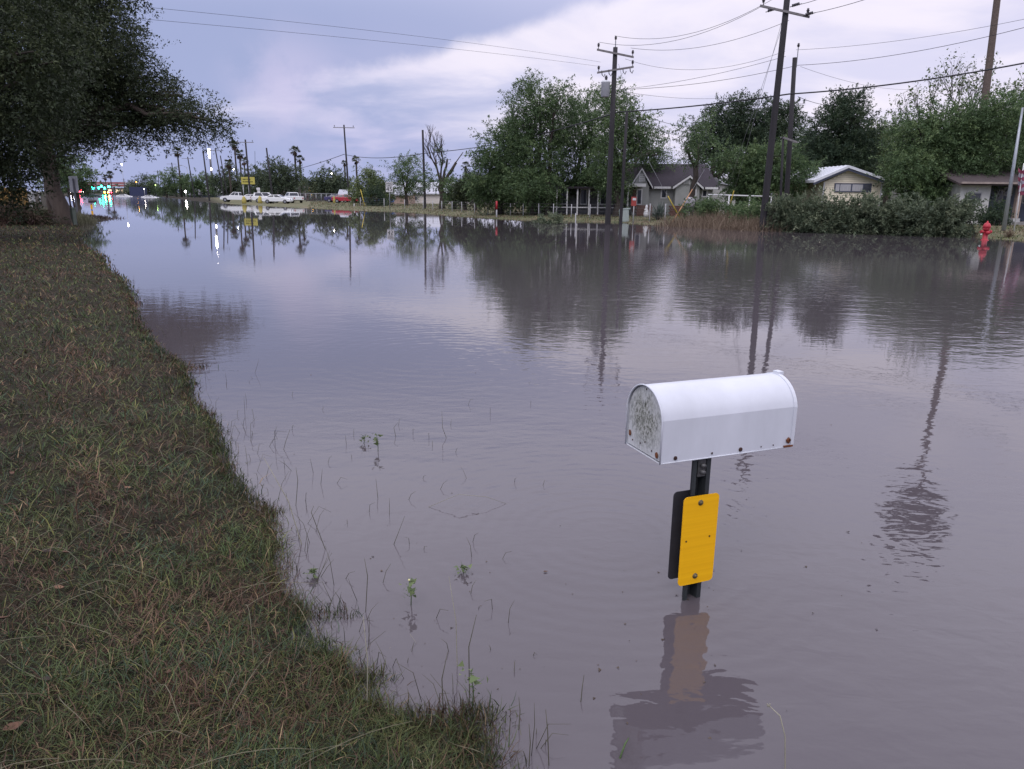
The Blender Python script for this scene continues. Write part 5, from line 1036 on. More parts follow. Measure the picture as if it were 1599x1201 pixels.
# ------------------------------------------------------------------ cream house
CY = 48.0; CRM = mat('cream_siding', (.82, .75, .58), .7, .05, 3); CRMS = mat('cream_side_wall', (.60, .55, .42), .8, .06, 3); WR = mat('white_roof_sheet', (.66, .68, .72), .45, .08, 2); NAVY = mat('dark_blue_trim', (.07, .08, .12), .6)
A_ = at_y(1287, 284, CY); B_ = at_y(1378, 280, CY); ap = at_y(1326, 266, CY); o_ = np.array([(A_[0]+B_[0])/2, CY, .25]); root = empty('cream_house', o_, 'cream sided house with a white low-pitched roof behind the hedge', 'house')
def cbx(nm, a0, a1, b0, b1, c0, c1, m_, rt=root): return wallbox(nm, a0, a1, b0, b1, c0, c1, m_, rt, o_)
mb = MB(); mb.prism([(A_[0]-o_[0], 0, A_[2]-o_[2]), (A_[0]-o_[0], 0, -.4), (B_[0]-o_[0], 0, -.4), (B_[0]-o_[0], 0, B_[2]-o_[2]), (ap[0]-o_[0], 0, ap[2]-o_[2])], (0, 9, 0)); mb.build('wall', CRMS, root)
wL, wR_ = at_y(1303, 286, CY), at_y(1359, 300.5, CY); z_ = .3
def top_at(x_): return A_[2]+(ap[2]-A_[2])*(x_-A_[0])/(ap[0]-A_[0]) if x_ < ap[0] else B_[2]+(ap[2]-B_[2])*(B_[0]-x_)/(B_[0]-ap[0])
while z_ < ap[2]-.12:
    x_l = A_[0]; x_r = B_[0]
    if z_+.1 > A_[2]: x_l = A_[0]+(ap[0]-A_[0])*(z_+.1-A_[2])/(ap[2]-A_[2])
    if z_+.1 > B_[2]: x_r = B_[0]-(B_[0]-ap[0])*(z_+.1-B_[2])/(ap[2]-B_[2])
    mb = MB(); mb.prism([(x_l-o_[0]+.01, -.004, z_-o_[2]), (x_r-o_[0]-.01, -.004, z_-o_[2]), (x_r-o_[0]-.01, -.004, z_+.108-o_[2]), (x_l-o_[0]+.01, -.004, z_+.108-o_[2])], (0, -.018, 0)); mb.v = [(p[0], p[1]-(.012 if p[2] < z_-o_[2]+.01 and p[1] < -.01 else 0), p[2]) for p in mb.v]
    mb.build('siding_board', CRM, root); z_ += .12
f_ = cbx('window', wL[0], wR_[0], CY-.09, CY-.03, wR_[2], wL[2], NAVY); ww = wR_[0]-wL[0]; CUR = mat('net_curtain', (.42, .42, .44), .8, .25, 9, stretch=(6, 1, .3))
for q0, q1, m_ in ((.03, .13, CUR), (.15, .44, CUR), (.48, .76, CUR), (.79, .97, PANE)): cbx('pane', wL[0]+ww*q0, wL[0]+ww*q1, CY-.10, CY-.092, wR_[2]+.06, wL[2]-.07, m_, f_)
e0 = at_y(1272, 281, CY-.5); e1 = at_y(1382, 277.5, CY-.5); e2 = at_y(1326, 258, CY-.5)
for P_, Q_ in ((e0, e2), (e2, e1)):
    P_ = P_-o_; Q_ = Q_-o_; mb = MB(); mb.prism([P_, Q_, Q_+(0, 0, -.16), P_+(0, 0, -.16)], (0, 10, 0)); mb.build('roof', WR, root); mb = MB(); mb.prism([P_+(0, .06, -.163), Q_+(0, .06, -.163), Q_+(0, .06, -.30), P_+(0, .06, -.30)], (0, .08, 0)); mb.build('barge_board', NAVY, root)
    for q_ in np.arange(.5, 10, .6): mb = MB(); s_ = np.array([0, q_, .0]); mb.prism([P_+s_+(0, 0, .002), Q_+s_+(0, 0, .002), Q_+s_+(0, 0, .035), P_+s_+(0, 0, .035)], (0, .04, 0)); mb.build('roof_rib', WR, root)
cbx('corner_trim', B_[0]-.06, B_[0]+.03, CY-.04, CY+.04, .2, B_[2], WHITE); cbx('corner_trim', A_[0]-.03, A_[0]+.06, CY-.04, CY+.04, .2, A_[2], WHITE)

# ------------------------------------------------------------------ right hand house
RY = 44.0; xa = at_y(1498, 310, RY)[0]; xb = at_y(1740, 310, RY)[0]; o_ = np.array([(xa+xb)/2, RY, .25]); root = empty('porch_house', o_, 'pale house with a shaded porch behind the red hydrant', 'house')
rZ = lambda py, px=1575: at_y(px, py, RY)[2]
def rbx(nm, a0, a1, b0, b1, c0, c1, m_, rt=root): return wallbox(nm, a0, a1, b0, b1, c0, c1, m_, rt, o_)
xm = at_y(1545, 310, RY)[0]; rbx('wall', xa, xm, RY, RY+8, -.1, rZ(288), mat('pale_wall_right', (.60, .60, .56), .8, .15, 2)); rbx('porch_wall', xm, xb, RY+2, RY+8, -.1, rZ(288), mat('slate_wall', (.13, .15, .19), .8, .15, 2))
mb = MB(); zz = rZ(287)-o_[2]; mb.prism([(xa-.5-o_[0], -.6, zz), (xa-.5-o_[0], 4, zz+1.3), (xa-.5-o_[0], 8.6, zz), (xa-.5-o_[0], 8.6, zz-.12), (xa-.5-o_[0], 4, zz+1.18), (xa-.5-o_[0], -.6, zz-.12)], (xb-xa+1, 0, 0)); mb.build('roof', BRNR, root)
rbx('gutter', xa-.4, xb, RY-.72, RY-.6, rZ(288), rZ(285), mat('tan_trim', (.30, .25, .22), .7))
for px in (1583, 1650): rbx('porch_post', at_y(px, 310, RY)[0], at_y(px+7, 310, RY)[0], RY-.3, RY-.05, .3, rZ(288), mat('tan_post', (.33, .26, .22), .8)); rbx('post_base', at_y(px-2, 310, RY)[0], at_y(px+9, 310, RY)[0], RY-.36, RY+.02, .1, .65, WHITE_D)
rbx('porch_floor', xm, xb, RY-.5, RY+2, -.1, .45, CONC)
for a0, a1, b0, b1, yy in ((1510, 1530, 300, 318, RY), (1556, 1564, 296, 318, RY+2), (1568, 1579, 292, 306, RY+2), (1598, 1612, 292, 318, RY+2)):
    p_ = at_y(a0, b0, yy); q_ = at_y(a1, b1, yy); f_ = rbx('window', p_[0], q_[0], yy-.07, yy-.01, q_[2], p_[2], WHITE_D); rbx('pane', p_[0]+.07, q_[0]-.07, yy-.08, yy-.072, q_[2]+.07, p_[2]-.07, PANE, f_)

# ------------------------------------------------------------------ fence, poles and yard things
FW = mat('fence_post_white', (.36, .36, .37), .6, .1); PX = [563, 600, 632, 661, 676, 690, 706, 721, 741, 762, 797, 817, 841, 864, 892, 921, 1014, 1038]
fy = lambda px: float(np.interp(px, [560, 640, 700, 775, 840, 900, 950, 1014, 1040, 1060], [322, 326, 330, 336, 337.5, 339.5, 341, 345.5, 347, 348]))
ft = lambda px: float(np.interp(px, [560, 640, 760, 800, 900, 950, 1014, 1040], [308, 312, 317, 318, 319, 319.5, 318, 318]))
P0 = gp(800, fy(800)); root = empty('wire_fence', P0, 'low wire fence of white posts running along the far shore', 'fence')
pp = []
for px in PX:
    P_ = gp(px, fy(px)); T_ = at_y(px, ft(px), P_[1]); H_ = max(T_[2]-P_[2], .9); mb = MB(); mb.sm = True; mb.tube([P_-P0+(0, 0, -.3), P_-P0+(0, 0, H_)], .035 if P_[1] < 70 else .04, 7); mb.build('post', FW, root, recalc=False); pp.append((P_-P0, H_))
mb = MB()
for (a_, h0), (c2_, h1) in zip(pp[:-1], pp[1:]):
    for q_ in (.02, .25, .5, .75, .98): mb.tube([a_+(0, 0, h0*q_), c2_+(0, 0, h1*q_)], .006, 3)
    n_ = int(np.linalg.norm(c2_-a_)/.6)
    for k_ in range(1, n_): m_ = a_+(c2_-a_)*k_/n_; mb.tube([m_, m_+(0, 0, (h0+h1)/2*.98)], .004, 3)
tag(mb.build('wire_mesh', mat('dull_wire', (.10, .10, .10), .7), root, recalc=False), kind='stuff')
def post(nm, px, pt, pb, rad, m_, label, cat='post', group=None, Yc=None, px2=None):
    P_ = gp(px, pb) if Yc is None else gy(px, pb, Yc); T_ = at_y(px if px2 is None else px2, pt, P_[1]); mb = MB(); mb.sm = True; mb.tube([(0, 0, -.4), T_-P_], rad, 8); return tag(mb.build(nm, m_, loc=P_, recalc=False), label, cat, group)
post('marker_post', 949, 293, 351, .045, FW, 'tall thin white post left beside the transformer pole', px2=952)
post('short_stake', 899, 333, 351, .03, FW, 'short white stake in the water left of the transformer pole', Yc=43.5)
# red and white marker at the water edge
P_ = gp(775.5, 339); root = empty('marker_post', P_, 'post with red top and white foot at the far water edge', 'marker post'); cyl_obj('foot', [(0, 0, -.3), (0, 0, .55)], .055, FW, root); T_ = at_y(775.5, 314, P_[1]); cyl_obj('red_top', [(0, 0, .55), (0, 0, T_[2]-P_[2])], .075, mat('marker_red', (.40, .03, .04), .5), root)
P_ = gy(777, 328, 62); mb = MB(); mb.sm = True; mb.lathe([(.26, -.2), (.26, .75), (.20, .95), (.05, 1.0)], 10); tag(mb.build('red_barrel', mat('barrel_red', (.16, .03, .035), .7), loc=P_), 'dark red barrel under the leftmost tall tree', 'barrel')
# telecom pedestal
P_ = at_z(974, 347.5, 0); root = empty('utility_pedestal', (P_[0], P_[1], -.1), 'pale green utility pedestal tilted at the foot of the short pole', 'utility pedestal'); PGN = mat('pedestal_green', (.36, .42, .39), .6, .08)
T_ = at_y(977, 327, P_[1]); hgt = T_[2]+.1; Mr = np.array(Matrix.Rotation(math.radians(-4), 3, 'Y')); mb = MB(); mb.box((0, 0, hgt/2), (.56, .5, hgt), M=Mr); mb.build('cabinet', PGN, root); mb = MB(); mb.box((.04, 0, hgt+.03), (.62, .56, .07), M=Mr); mb.build('lid', PGN, root); mb = MB(); mb.box((0, -.26, hgt*.55), (.46, .02, hgt*.7), M=Mr); mb.build('door', PGN, root)
# red sign by the house, statue, agave, covered grill
P_ = gy(989, 338, 47.5); root = empty('yard_sign', P_, 'small red and white sign on a post right of the pedestal', 'sign'); T_ = at_y(989, 308, 47.5); cyl_obj('post', [(0, 0, -.2), (0, 0, T_[2]-P_[2])], .035, WHITE_D, root); mb = MB(); mb.box((-.02, -.03, T_[2]-P_[2]-.25), (.32, .03, .55)); sb = mb.build('board', mat('sign_red', (.35, .06, .05), .6), root); mb = MB(); mb.box((-.0, -.05, T_[2]-P_[2]-.12), (.2, .02, .14)); mb.build('white_panel', WHITE, sb)
P_ = gy(1009, 336, 54); mb = MB(); mb.sm = True; mb.lathe([(.17, 0), (.20, .25), (.14, .45), (.08, .6), (.11, .72), (.03, .86)], 10); mb.sphere((-.08, -.05, .5), .1, 8, 5); tag(mb.build('garden_statue', WHITE, loc=P_), 'small white garden statue in front of the brick planter', 'statue')
def spiky(nm, P_, n_, Ls, w_, pal, label, seed, up=.5, cat='plant', group=None, parent=None):
    r = np.random.default_rng(seed); Vs = []; Qs = []; Cs = []; b0_ = 0
    for i in range(n_):
        az = r.uniform(0, 6.28); el = np.clip(r.normal(up, .45), .05, 1.5); d = np.array([math.cos(az)*math.cos(el), math.sin(az)*math.cos(el), math.sin(el)]); s_ = nrm(np.cross(d, (0, 0, 1.0)))*w_; L_ = Ls*r.uniform(.6, 1.1); st_ = d*.05+np.array([r.normal()*.06, r.normal()*.06, 0])
        m_ = st_+d*L_*.55; t_ = st_+d*L_+np.array([0, 0, -.12*L_]); Vs += [st_-s_*.6, st_+s_*.6, m_+s_, m_-s_, m_-s_, m_+s_, t_, t_]; Qs += [(b0_, b0_+1, b0_+2, b0_+3), (b0_+4, b0_+5, b0_+6, b0_+7)]; b0_ += 8; cc = tints(pal, np.array([r.uniform(.1, 1)]))[0]; Cs += [cc]*8
    return tag(link(nm, fast_mesh(nm, np.array(Vs), np.array(Qs), LEAF, np.array(Cs)), None, P_), label, cat, group)
PAL['agave'] = ((.07, .09, .08), (.11, .14, .12), (.16, .19, .17))
spiky('agave_plant', gy(1029, 342, 50), 120, 1.35, .035, 'agave', 'big spiky grey green agave in front of the grey house', 3, up=.85)
spiky('small_tuft', gp(1520, 369), 90, .38, .012, 'dry', 'brown spiky tuft left of the red hydrant', 4, up=.8, group='spiky tufts at the right shore'); spiky('small_tuft', gp(1575, 371), 110, .45, .012, 'dry', 'brown spiky tuft right of the red hydrant below the pole', 5, up=.8, group='spiky tufts at the right shore')
P_ = gy(1075, 340, 51); root = empty('covered_grill', P_, 'barbecue grill under a pale cover near the leaning tree trunk', 'grill')
for s_ in (-.25, .25):
    for t_ in (-.15, .15): mb = MB(); mb.tube([(s_, t_, 0), (s_*.8, t_, .8)], .03, 6); mb.build('leg', mat('dark_metal2', (.04, .04, .045), .6), root)
mb = MB(); mb.box((0, 0, .6), (.62, .45, .3)); mb.build('tray', mat('dark_metal2', (.04, .04, .045), .6), root)
mb = MB(); mb.sm = True; mb.sphere((0, 0, 1.05), .42, 12, 8, (1, .7, .9)); mb.build('cover', mat('cover_pale', (.40, .38, .42), .8, .15, 5), root)
# leaning trunk in front of the right gable
P_ = gy(1084, 338, 53); mb = MB(); limb(mb, (0, 0, -.3), at_y(1086, 262, 53)-P_, .26, .17, 3, 9, 0, 6); limb(mb, at_y(1086, 264, 53)-P_, at_y(1092, 225, 53)-P_, .15, .07, 5, 7, 0, 4); limb(mb, at_y(1086, 264, 53)-P_, at_y(1070, 228, 53)-P_, .12, .05, 6, 7, 0, 4)
root = empty('yard_tree', P_, 'dark slim tree with thin crown in front of the right gable', 'tree'); mb.build('trunk', BARK, root, recalc=False)
V, q, c_ = crown(plobes(P_, 53, [(1082, 212, 20, 0, 1.1), (1098, 235, 16, 0, .9), (1072, 240, 12, 0, .9), (1090, 195, 12, 0, 1)]), 240, 13, .8, .15, 'green', 91, gap=.3); link('crown', fast_mesh('crown', V, q, LEAF, c_), root)
# pipe fence behind the brown grass
P_ = gy(1150, 308, 47); root = empty('pipe_fence', P_, 'white pipe rail fence behind the tall brown grass', 'fence'); a_ = at_y(1106, 304, 47)-P_; c2_ = at_y(1205, 307, 47)-P_; cyl_obj('rail', [a_, c2_], .04, WHITE, root)
for q_ in (0, .33, .66, 1.): m_ = a_+(c2_-a_)*q_; cyl_obj('post', [(m_[0], m_[1], -.4), m_], .045, WHITE, root)

# hydrant
HR = mat('hydrant_red', (.42, .030, .045), .45, .12, 6); P_ = at_z(1537.5, 375, 0); root = empty('fire_hydrant', (P_[0], P_[1], -.02), 'red fire hydrant standing at the right water edge', 'fire hydrant'); T_ = at_y(1537.5, 345, P_[1]); s_ = (T_[2]+.02)/.80
mb = MB(); mb.sm = True; mb.lathe([(.15*s_, -.3), (.15*s_, .04), (.10*s_, .05), (.10*s_, .44*s_), (.15*s_, .45*s_), (.15*s_, .49*s_), (.11*s_, .50*s_)], 16); mb.build('barrel', HR, root)
mb = MB(); mb.sm = True; mb.lathe([(.11*s_, .50*s_), (.155*s_, .52*s_), (.15*s_, .60*s_), (.11*s_, .69*s_), (.05*s_, .73*s_), (.03*s_, .735*s_), (.03*s_, .80*s_)], 16); mb.build('bonnet', HR, root)
for sx_ in (-1, 1):
    mb = MB(); mb.sm = True; mb.tube([(0, 0, .36*s_), (sx_*.19*s_, 0, .36*s_)], .055*s_, 10); nz_ = mb.build('side_nozzle', HR, root); mb = MB(); mb.tube([(sx_*.17*s_, 0, .36*s_), (sx_*.22*s_, 0, .36*s_)], .07*s_, 8); mb.build('cap', HR, nz_)
mb = MB(); mb.sm = True; mb.tube([(0, 0, .33*s_), (0, -.2*s_, .33*s_)], .075*s_, 10); mb.build('front_nozzle', HR, root)
mb = MB(); mb.sphere((-.2*s_, -.03, .25*s_), .035, 8, 5); mb.build('chain_hook', WHITE, root)
# flagpole with leaning silver tube and the white one with a furled flag
P_ = gp(1567, 360.5); mb = MB(); mb.sm = True; Tt = at_y(1597, 168, P_[1]); mb.tube([(0, 0, -.3), (Tt-P_)*.5, Tt-P_], [.10, .075, .04], 12); tag(mb.build('silver_pole', mat('silver_tube', (.34, .37, .40), .4, .15, 6, metallic=.4), loc=P_, recalc=False), 'leaning silver pole at the right edge by the hydrant', 'pole')
P_ = gp(1583.5, 361); root = empty('flagpole', P_, 'thin white flagpole with a furled red and white flag at the right edge', 'flagpole'); Tt = at_y(1599, 255, P_[1])-P_; cyl_obj('shaft', [(0, 0, -.3), Tt], .028, WHITE, root)
FR = mat('flag_red', (.24, .05, .09), .8); FWh = mat('flag_white', (.30, .27, .33), .8); FBl = mat('flag_blue', (.05, .07, .25), .8)
for k_ in range(7):
    y0_, y1_ = 262+k_*6.2, 268+k_*6.2; mb = MB(); pts = []
    for q_ in range(9):
        px = 1590+q_*3.0; t0 = at_y(px+1.2*math.sin(k_*1.7), y0_+3*math.sin(q_*.9+k_*.4)+q_*.8, P_[1]+.12*math.sin(q_*1.6+k_*.3))-P_; t1 = at_y(px, y1_+3*math.sin(q_*.9+k_*.4)+q_*.8, P_[1]+.12*math.sin(q_*1.6+k_*.3))-P_; pts += [t0, t1]
    mb.sm = True; mb.add(pts, [(i*2, i*2+2, i*2+3, i*2+1) for i in range(8)]); mb.build('flag_stripe', (FR if k_ % 2 == 0 else FWh), root, recalc=False)

# speed limit sign
P_ = gp(609, 329); T_ = at_y(608, 284, P_[1]); mp_ = mpp(P_[1]); root = empty('speed_limit_sign', P_, 'white speed limit 45 sign on a thin post at the far shore', 'sign'); H_ = T_[2]-P_[2]; cyl_obj('post', [(0, 0, -.3), (0, .03, H_)], .04, STEEL, root, 6)
mb = MB(); w_, h_ = 10.5*mp_, 15*mp_; mb.box((0, -.04, H_-h_/2), (w_, .03, h_)); pn = mb.build('panel', WHITE, root); BLK = mat('sign_black', (.02, .02, .02), .6)
def text(s_, size, loc, parent, m_, name, rz=0, ax='CENTER'):
    cu = bpy.data.curves.new(name, 'FONT'); cu.body = s_; cu.size = size; cu.align_x = ax; cu.align_y = 'CENTER'; cu.extrude = .004; cu.materials.append(m_); o = bpy.data.objects.new(name, cu); COL.objects.link(o); bpy.context.view_layer.update(); me_ = bpy.data.meshes.new_from_object(o.evaluated_get(bpy.context.evaluated_depsgraph_get())); bpy.data.objects.remove(o); o = link(name, me_, parent); o.parent = parent; o.location = loc; o.rotation_euler = (math.pi/2, 0, rz); return o
text('SPEED', .26*mp_*15*.9, (0, -.065, H_-h_*.17), pn, BLK, 'lettering'); text('LIMIT', .26*mp_*15*.9, (0, -.065, H_-h_*.38), pn, BLK, 'lettering'); text('45', .62*mp_*15, (0, -.065, H_-h_*.72), pn, BLK, 'numerals')
# yellow sign, two blurred lines of dark lettering
P_ = gy(390, 318, 150); T_ = at_y(390, 276.5, 150); mp_ = mpp(150); root = empty('yellow_sign', P_, 'yellow sign board with two lines of dark lettering on posts', 'sign'); H_ = T_[2]-P_[2]; w_, h_ = 20*mp_, 10.5*mp_
YS = mat('sign_yellow', (.46, .41, .09), .5, .06); mb = MB(); mb.box((0, 0, H_-h_/2), (w_, .15, h_)); pn = mb.build('panel', YS, root)
for s_ in (-.42, .0): cyl_obj('post', [(w_*s_, .1, -.3), (w_*s_, .1, H_-h_)], .09, STEEL, root)
for dz_, ws in ((.32, (.28, .10, .24)), (.66, (.16, .34, .14, .12))):          # unreadable words as dark blocks of print
    x_ = -w_*.40
    for w1_ in ws: mb = MB(); mb.box((x_+w_*w1_*.45, -.085, H_-h_*dz_), (w_*w1_*.85, .012, h_*.16)); mb.build('dark_print', mat('sign_olive', (.14, .13, .03), .7), pn); x_ += w_*w1_*1.02
# small white street sign right of the yellow one
P_ = gy(405, 318, 120); T_ = at_y(404, 293, 120); root = empty('route_sign', P_, 'small white route sign and arrow plate among the white cars', 'sign'); H_ = T_[2]-P_[2]; cyl_obj('post', [(0, 0, -.3), (0, 0, H_)], .04, STEEL, root); mb = MB(); mb.box((0, -.05, H_-.2), (.55, .03, .35)); mb.build('plate', WHITE, root); mb = MB(); mb.box((.05, -.05, H_-.62), (.42, .03, .38)); mb.build('shield', WHITE, root)
for px, lab, Yc in ((381.5, 'yellow guard cylinder behind the crossarm pole', 112), (406.5, 'yellow guard cylinder in front of the white sedan', 112), (522, 'small yellow hydrant-like guard left of the red car', 112)):
    P_ = gy(px, 319, Yc); mb = MB(); mb.sm = True; k_ = .32 if px < 500 else .16; mb.lathe([(k_, -.2), (k_, .55), (k_*.7, .75), (k_*.6, .95), (.05, 1.05)], 12); tag(mb.build('yellow_guard', mat('guard_yellow', (.40, .34, .09), .6), loc=P_), lab, 'bollard', 'yellow guards along the grass strip')
# chain-link yard fence behind the strip
P0 = gy(490, 315, 128); root = empty('yard_fence', P0, 'grey chain-link yard fence in front of the dark brown house', 'fence')
for px in range(462, 530, 8): P_ = gy(px, 315, 128)-P0; cyl_obj('post', [(P_[0], 0, -.2), (P_[0], 0, 1.35)], .045, STEEL, root, 6)
a_ = gy(462, 315, 128)-P0; c2_ = gy(526, 315, 128)-P0; cyl_obj('rail', [(a_[0], 0, 1.35), (c2_[0], 0, 1.35)], .035, STEEL, root, 6)
mb = MB()
for i in range(90): x_ = a_[0]+(c2_[0]-a_[0])*i/90; mb.tube([(x_, .05, 0), (x_, .05, 1.3)], .009, 3)
tag(mb.build('wire_mesh', STEEL, root, recalc=False), kind='stuff')
for a0, a1, pb, pt, lab in ((1100, 1100, 352, 322, 'short weathered white stake by the grassy right shore'), (1446, 1448, 367, 336, 'thin pale stake in front of the hedge near its right end')): post('short_stake', a0, pt, pb, .03, WHITE_D, lab)
post('short_stake', 553, 318, 327, .07, WHITE_D, 'short pale stake left of the yellow guy guard', Yc=90)

# ------------------------------------------------------------------ hedge and brown grass at the right
for i, px in enumerate(range(1216, 1506, 31)):
    Yc = 38.5-(i*.45); b0 = gy(px, 360, Yc); lo = [(rnd.uniform(-.2, .2), rnd.uniform(-.2, .3), .80, .72, .7, .7), (rnd.uniform(.2, .5), .1, rnd.uniform(1.0, 1.4), .45, .5, .5), (rnd.uniform(-.5, -.2), 0, rnd.uniform(.9, 1.3), .45, .5, .5), (rnd.uniform(-.2, .2), .2, rnd.uniform(1.3, 1.6), .35, .4, .45), (.1, -.3, .35, .7, .5, .35)]
    lab = ['leftmost oleander shrub, right beside the leaning tall pole', 'second oleander shrub from the left in the hedge', 'third oleander shrub, left of the cream house corner', 'oleander shrub under the left corner of the cream house', 'oleander shrub in front of the cream house window', 'oleander shrub before the right corner of the cream house', 'oleander shrub just right of the cream house', 'oleander shrub with open top below the massive green tree', 'next-to-last oleander shrub at the right hedge end', 'last oleander shrub of the hedge, nearest the red hydrant'][i]
    sv = (1.0, .9, 1.08, .94, 1.0, 1.1, .92, 1.06, .96, .88)[i]; lo = [tuple(q*sv for q in l_) for l_ in lo]
    tree('oleander_shrub', b0, lo, lab, 'shrub', 'oleander shrubs forming the hedge', pal='oleander', ns=300, per=14, length=.5, size=.20, seed=400+i, aspect=.26, upw=.55, droop=.1, shell=.3, trunk_r=.05, stems=4, fork=.25)
for i, (px, Yc, s_, lab) in enumerate([(1092, 45, 1.0, 'green shrub left end of the brown grass near the grill'), (1118, 44, .9, 'green shrub rising out of the brown grass, left one'), (1150, 43, 1.0, 'green shrub in the brown grass by the yellow guy guard'), (1178, 41, .9, 'green shrub at the foot of the leaning tall pole'), (1548, 42.5, .8, 'dark round shrub before the porch house'), (1420, 46, 1.2, 'dark shrub behind the hedge, right of the cream house')]):
    b0 = gy(px, 352, Yc); tree('green_shrub', b0, [(0, 0, .8*s_, .8*s_, .7, .7*s_), (.4*s_, 0, .5*s_, .7*s_, .6, .5*s_), (-.4*s_, 0, .6*s_, .7*s_, .6, .6*s_)], lab, 'shrub', 'green shrubs near the right shore', pal='cedar' if px > 1400 else 'green', ns=260, per=14, length=.5, size=.13, seed=500+i, trunk_r=.04, stems=3, shell=.3)
tree('green_shrub', gy(862, 346, 46), [(0, 0, .35, .75, .6, .4), (-.5, 0, .25, .5, .5, .3), (.5, 0, .25, .5, .5, .3)], 'low weedy green mound at the shore before the tree row', 'shrub', pal='oleander', ns=160, per=14, length=.4, size=.14, seed=540, trunk_r=.03, stems=2, shell=.2, upw=.4)
def grass_field(nm, pts, n_, hgt, wid, pal, label, seed, lean=.35):
    r = np.random.default_rng(seed); k_ = r.integers(0, len(pts), n_); C0 = np.array([[*gy(px, 350, Yc), sx_, sy_] for px, Yc, sx_, sy_ in pts])[k_]; x_ = C0[:, 0]+r.normal(size=n_)*C0[:, 3]; y_ = C0[:, 1]+r.normal(size=n_)*C0[:, 4]; z_ = gz(x_, y_)
    V, q, tr, c_ = blades(np.stack([x_, y_, z_-.03], 1), hgt, wid, lean, seed); cc = np.repeat(tints(pal, r.uniform(0, 1, n_)), 5, 0); tag(link(nm, fast_mesh(nm, V, q, BLADE, cc, tr)), label, 'grass', kind='stuff')
grass_field('tall_dry_grass', [(1072, 43.5, .8, .4), (1092, 43, .9, .4), (1115, 42, .9, .5), (1140, 41, .9, .5), (1165, 40, .9, .5), (1190, 39.3, .8, .4), (1215, 38.5, .8, .3)], 9500, .95, .026, 'dry', 'tall reddish brown dry grass on the shore left of the hedge', 61)
grass_field('hedge_foot_grass', [(px, 37.8-(px-1210)*.0125, .8, .3) for px in range(1225, 1500, 25)], 2600, .30, .02, 'oleander', 'rough low growth at the foot of the hedge', 62)

# ------------------------------------------------------------------ left bank things
P_ = at_z(113, 352, 0); root = empty('utility_pedestal', (P_[0], P_[1], 0), 'grey green utility pedestal at the left water edge', 'utility pedestal'); T_ = at_y(113, 326, P_[1]); PG2 = mat('pedestal_dull_green', (.13, .16, .13), .75, .15); hgt = T_[2]
mb = MB(); mb.box((0, 0, hgt/2-.15), (.34, .3, hgt+.3)); mb.build('cabinet', PG2, root); mb = MB(); mb.box((0, 0, hgt+.02), (.38, .34, .06)); mb.build('lid', PG2, root); mb = MB(); mb.box((0, -.155, hgt*.5), (.28, .02, hgt*.6)); mb.build('door', PG2, root)
# square sign seen from the back
Ys = 40.; a_ = at_y(106.5, 275, Ys); c2_ = at_y(123.5, 301, Ys); P_ = np.array([(a_[0]+c2_[0])/2, Ys, .1]); root = empty('road_sign', P_, 'square white road sign seen from the back on the left bank', 'sign'); mb = MB(); mb.box((0, 0, (a_[2]+c2_[2])/2-.1), (c2_[0]-a_[0], .02, a_[2]-c2_[2])); mb.build('panel', mat('sign_back', (.58, .59, .62), .5, .05), root)
mb = MB(); mb.box((.02, -.035, (a_[2]-.15)/2), (.075, .045, a_[2]-.30)); mb.build('post', mat('sign_post_grey', (.18, .18, .20), .6), root)
for px, pt, pb, p2, lab in ((88, 296, 345, 84, 'dark leaning stake closest to the oak trunk'), (98, 296, 345, 94, 'dark leaning stake left of the square sign'), (112, 294, 330, 106, 'reddish stake leaning below the square sign'), (118, 300, 326, 112, 'shorter reddish stake right of the other one')):
    post('leaning_stake', px, pt, pb, .04, mat('stake_brown', (.07, .045, .04), .8), lab, 'stake', 'leaning stakes on the left bank', Yc=37, px2=p2)
P0 = gy(66, 315, 48); root = empty('wire_gate', P0, 'dark wire panel between thin posts left of the oak trunk', 'fence'); a_ = at_y(48, 292, 48)-P0; c2_ = at_y(86, 292, 48)-P0
cyl_obj('rail', [a_, c2_], .03, WIRE, root); 
for px in (48, 60, 72, 86): m_ = at_y(px, 292, 48)-P0; cyl_obj('post', [(m_[0], 0, -.3), m_], .035, STEEL, root, 6)
o_ = gy(12, 315, 60); root = empty('orange_fence_panel', o_, 'orange yellow fence panel glimpsed under the dark foliage', 'fence')  # fence panel, orange is the boards' own colour
for i in range(9): mb = MB(); mb.bb(-1.6+i*.36, -1.27+i*.36, 0, .05, -.3, at_y(12, 293, 60)[2]-o_[2]); mb.build('board', mat('orange_board', (.25, .15, .045), .8, .2, 4), root)
o_ = gy(44, 315, 62); root = empty('white_gatepost', o_, 'pale gate pier right of the orange fence panel', 'pier'); mb = MB(); mb.bb(-.35, .35, 0, .4, -.3, 1.2); mb.build('pier', WHITE_D, root); mb = MB(); mb.bb(-.42, .42, -.07, .47, 1.2, 1.32); mb.build('cap', WHITE_D, root)
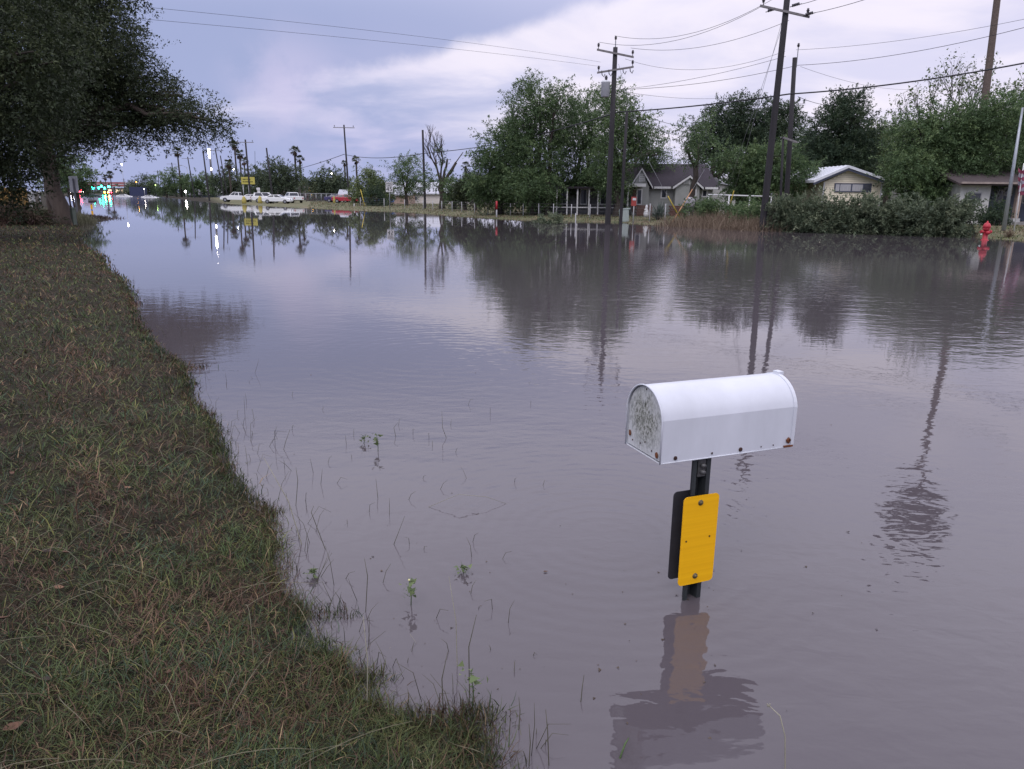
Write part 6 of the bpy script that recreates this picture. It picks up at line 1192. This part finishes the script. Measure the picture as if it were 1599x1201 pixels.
# heap of reddish dead brush, pale grass and the muddy spit
lb = [(px, Yc, s_) for px, Yc, s_ in ((2, 33, .95), (20, 33, .9), (42, 33.5, .8), (58, 34, .62), (-20, 32, 1.05))]; Vv = []; Qq = []; Cc = []; nb = 0
for i, (px, Yc, s_) in enumerate(lb):
    b0 = gy(px, 335, Yc); V, q, c_ = crown([(b0[0], b0[1], b0[2]+.35*s_, 1.0, .8, .55*s_), (b0[0]-.3, b0[1], b0[2]+.2, .6, .8, .4)], 260, 12, .5, .13, 'red' if i % 3 else 'oak', 600+i, aspect=.25, shell=.2, droop=.2); Vv.append(V); Qq.append(q+nb); Cc.append(c_); nb += len(V)
tag(link('dead_brush', fast_mesh('dead_brush', np.concatenate(Vv), np.concatenate(Qq), LEAF, np.concatenate(Cc))), 'heap of reddish dead brush along the left bank', 'brush', kind='stuff')
r_ = np.random.default_rng(9); C0 = np.array([gy(px, 325, Yc) for px, Yc in ((70, 41), (82, 41), (94, 40.5), (104, 40), (112, 39))]); k_ = r_.integers(0, 5, 5000); xx = C0[k_, 0]+r_.normal(size=5000)*.5; yy = C0[k_, 1]+r_.normal(size=5000)*.8
V, q, tr, c_ = blades(np.stack([xx, yy, gz(xx, yy)], 1), .55, .025, .3, 71); tag(link('pale_grass', fast_mesh('pale_grass', V, q, BLADE, np.repeat(np.array([[.20, .20, .12]])*r_.uniform(.6, 1.3, 5000)[:, None], 5, 0), tr)), 'pale tall grass patch in front of the oak trunk', 'grass', kind='stuff')
r_ = np.random.default_rng(10); C0 = np.array([at_z(px, py, 0) for px, py in ((118, 340), (126, 341), (136, 341), (148, 341.5), (160, 341.8))]); k_ = r_.integers(0, 5, 2600); xx = C0[k_, 0]+r_.normal(size=2600)*.4; yy = C0[k_, 1]+r_.normal(size=2600)*.7
V, q, tr, c_ = blades(np.stack([xx, yy, np.maximum(gz(xx, yy), -.02)], 1), .22, .03, 1.0, 72); tag(link('spit_debris', fast_mesh('spit_debris', V, q, BLADE, np.repeat(np.array([[.05, .035, .03]])*r_.uniform(.6, 1.5, 2600)[:, None], 5, 0), tr)), 'brown flood debris matted on the small muddy spit', 'debris', kind='stuff')
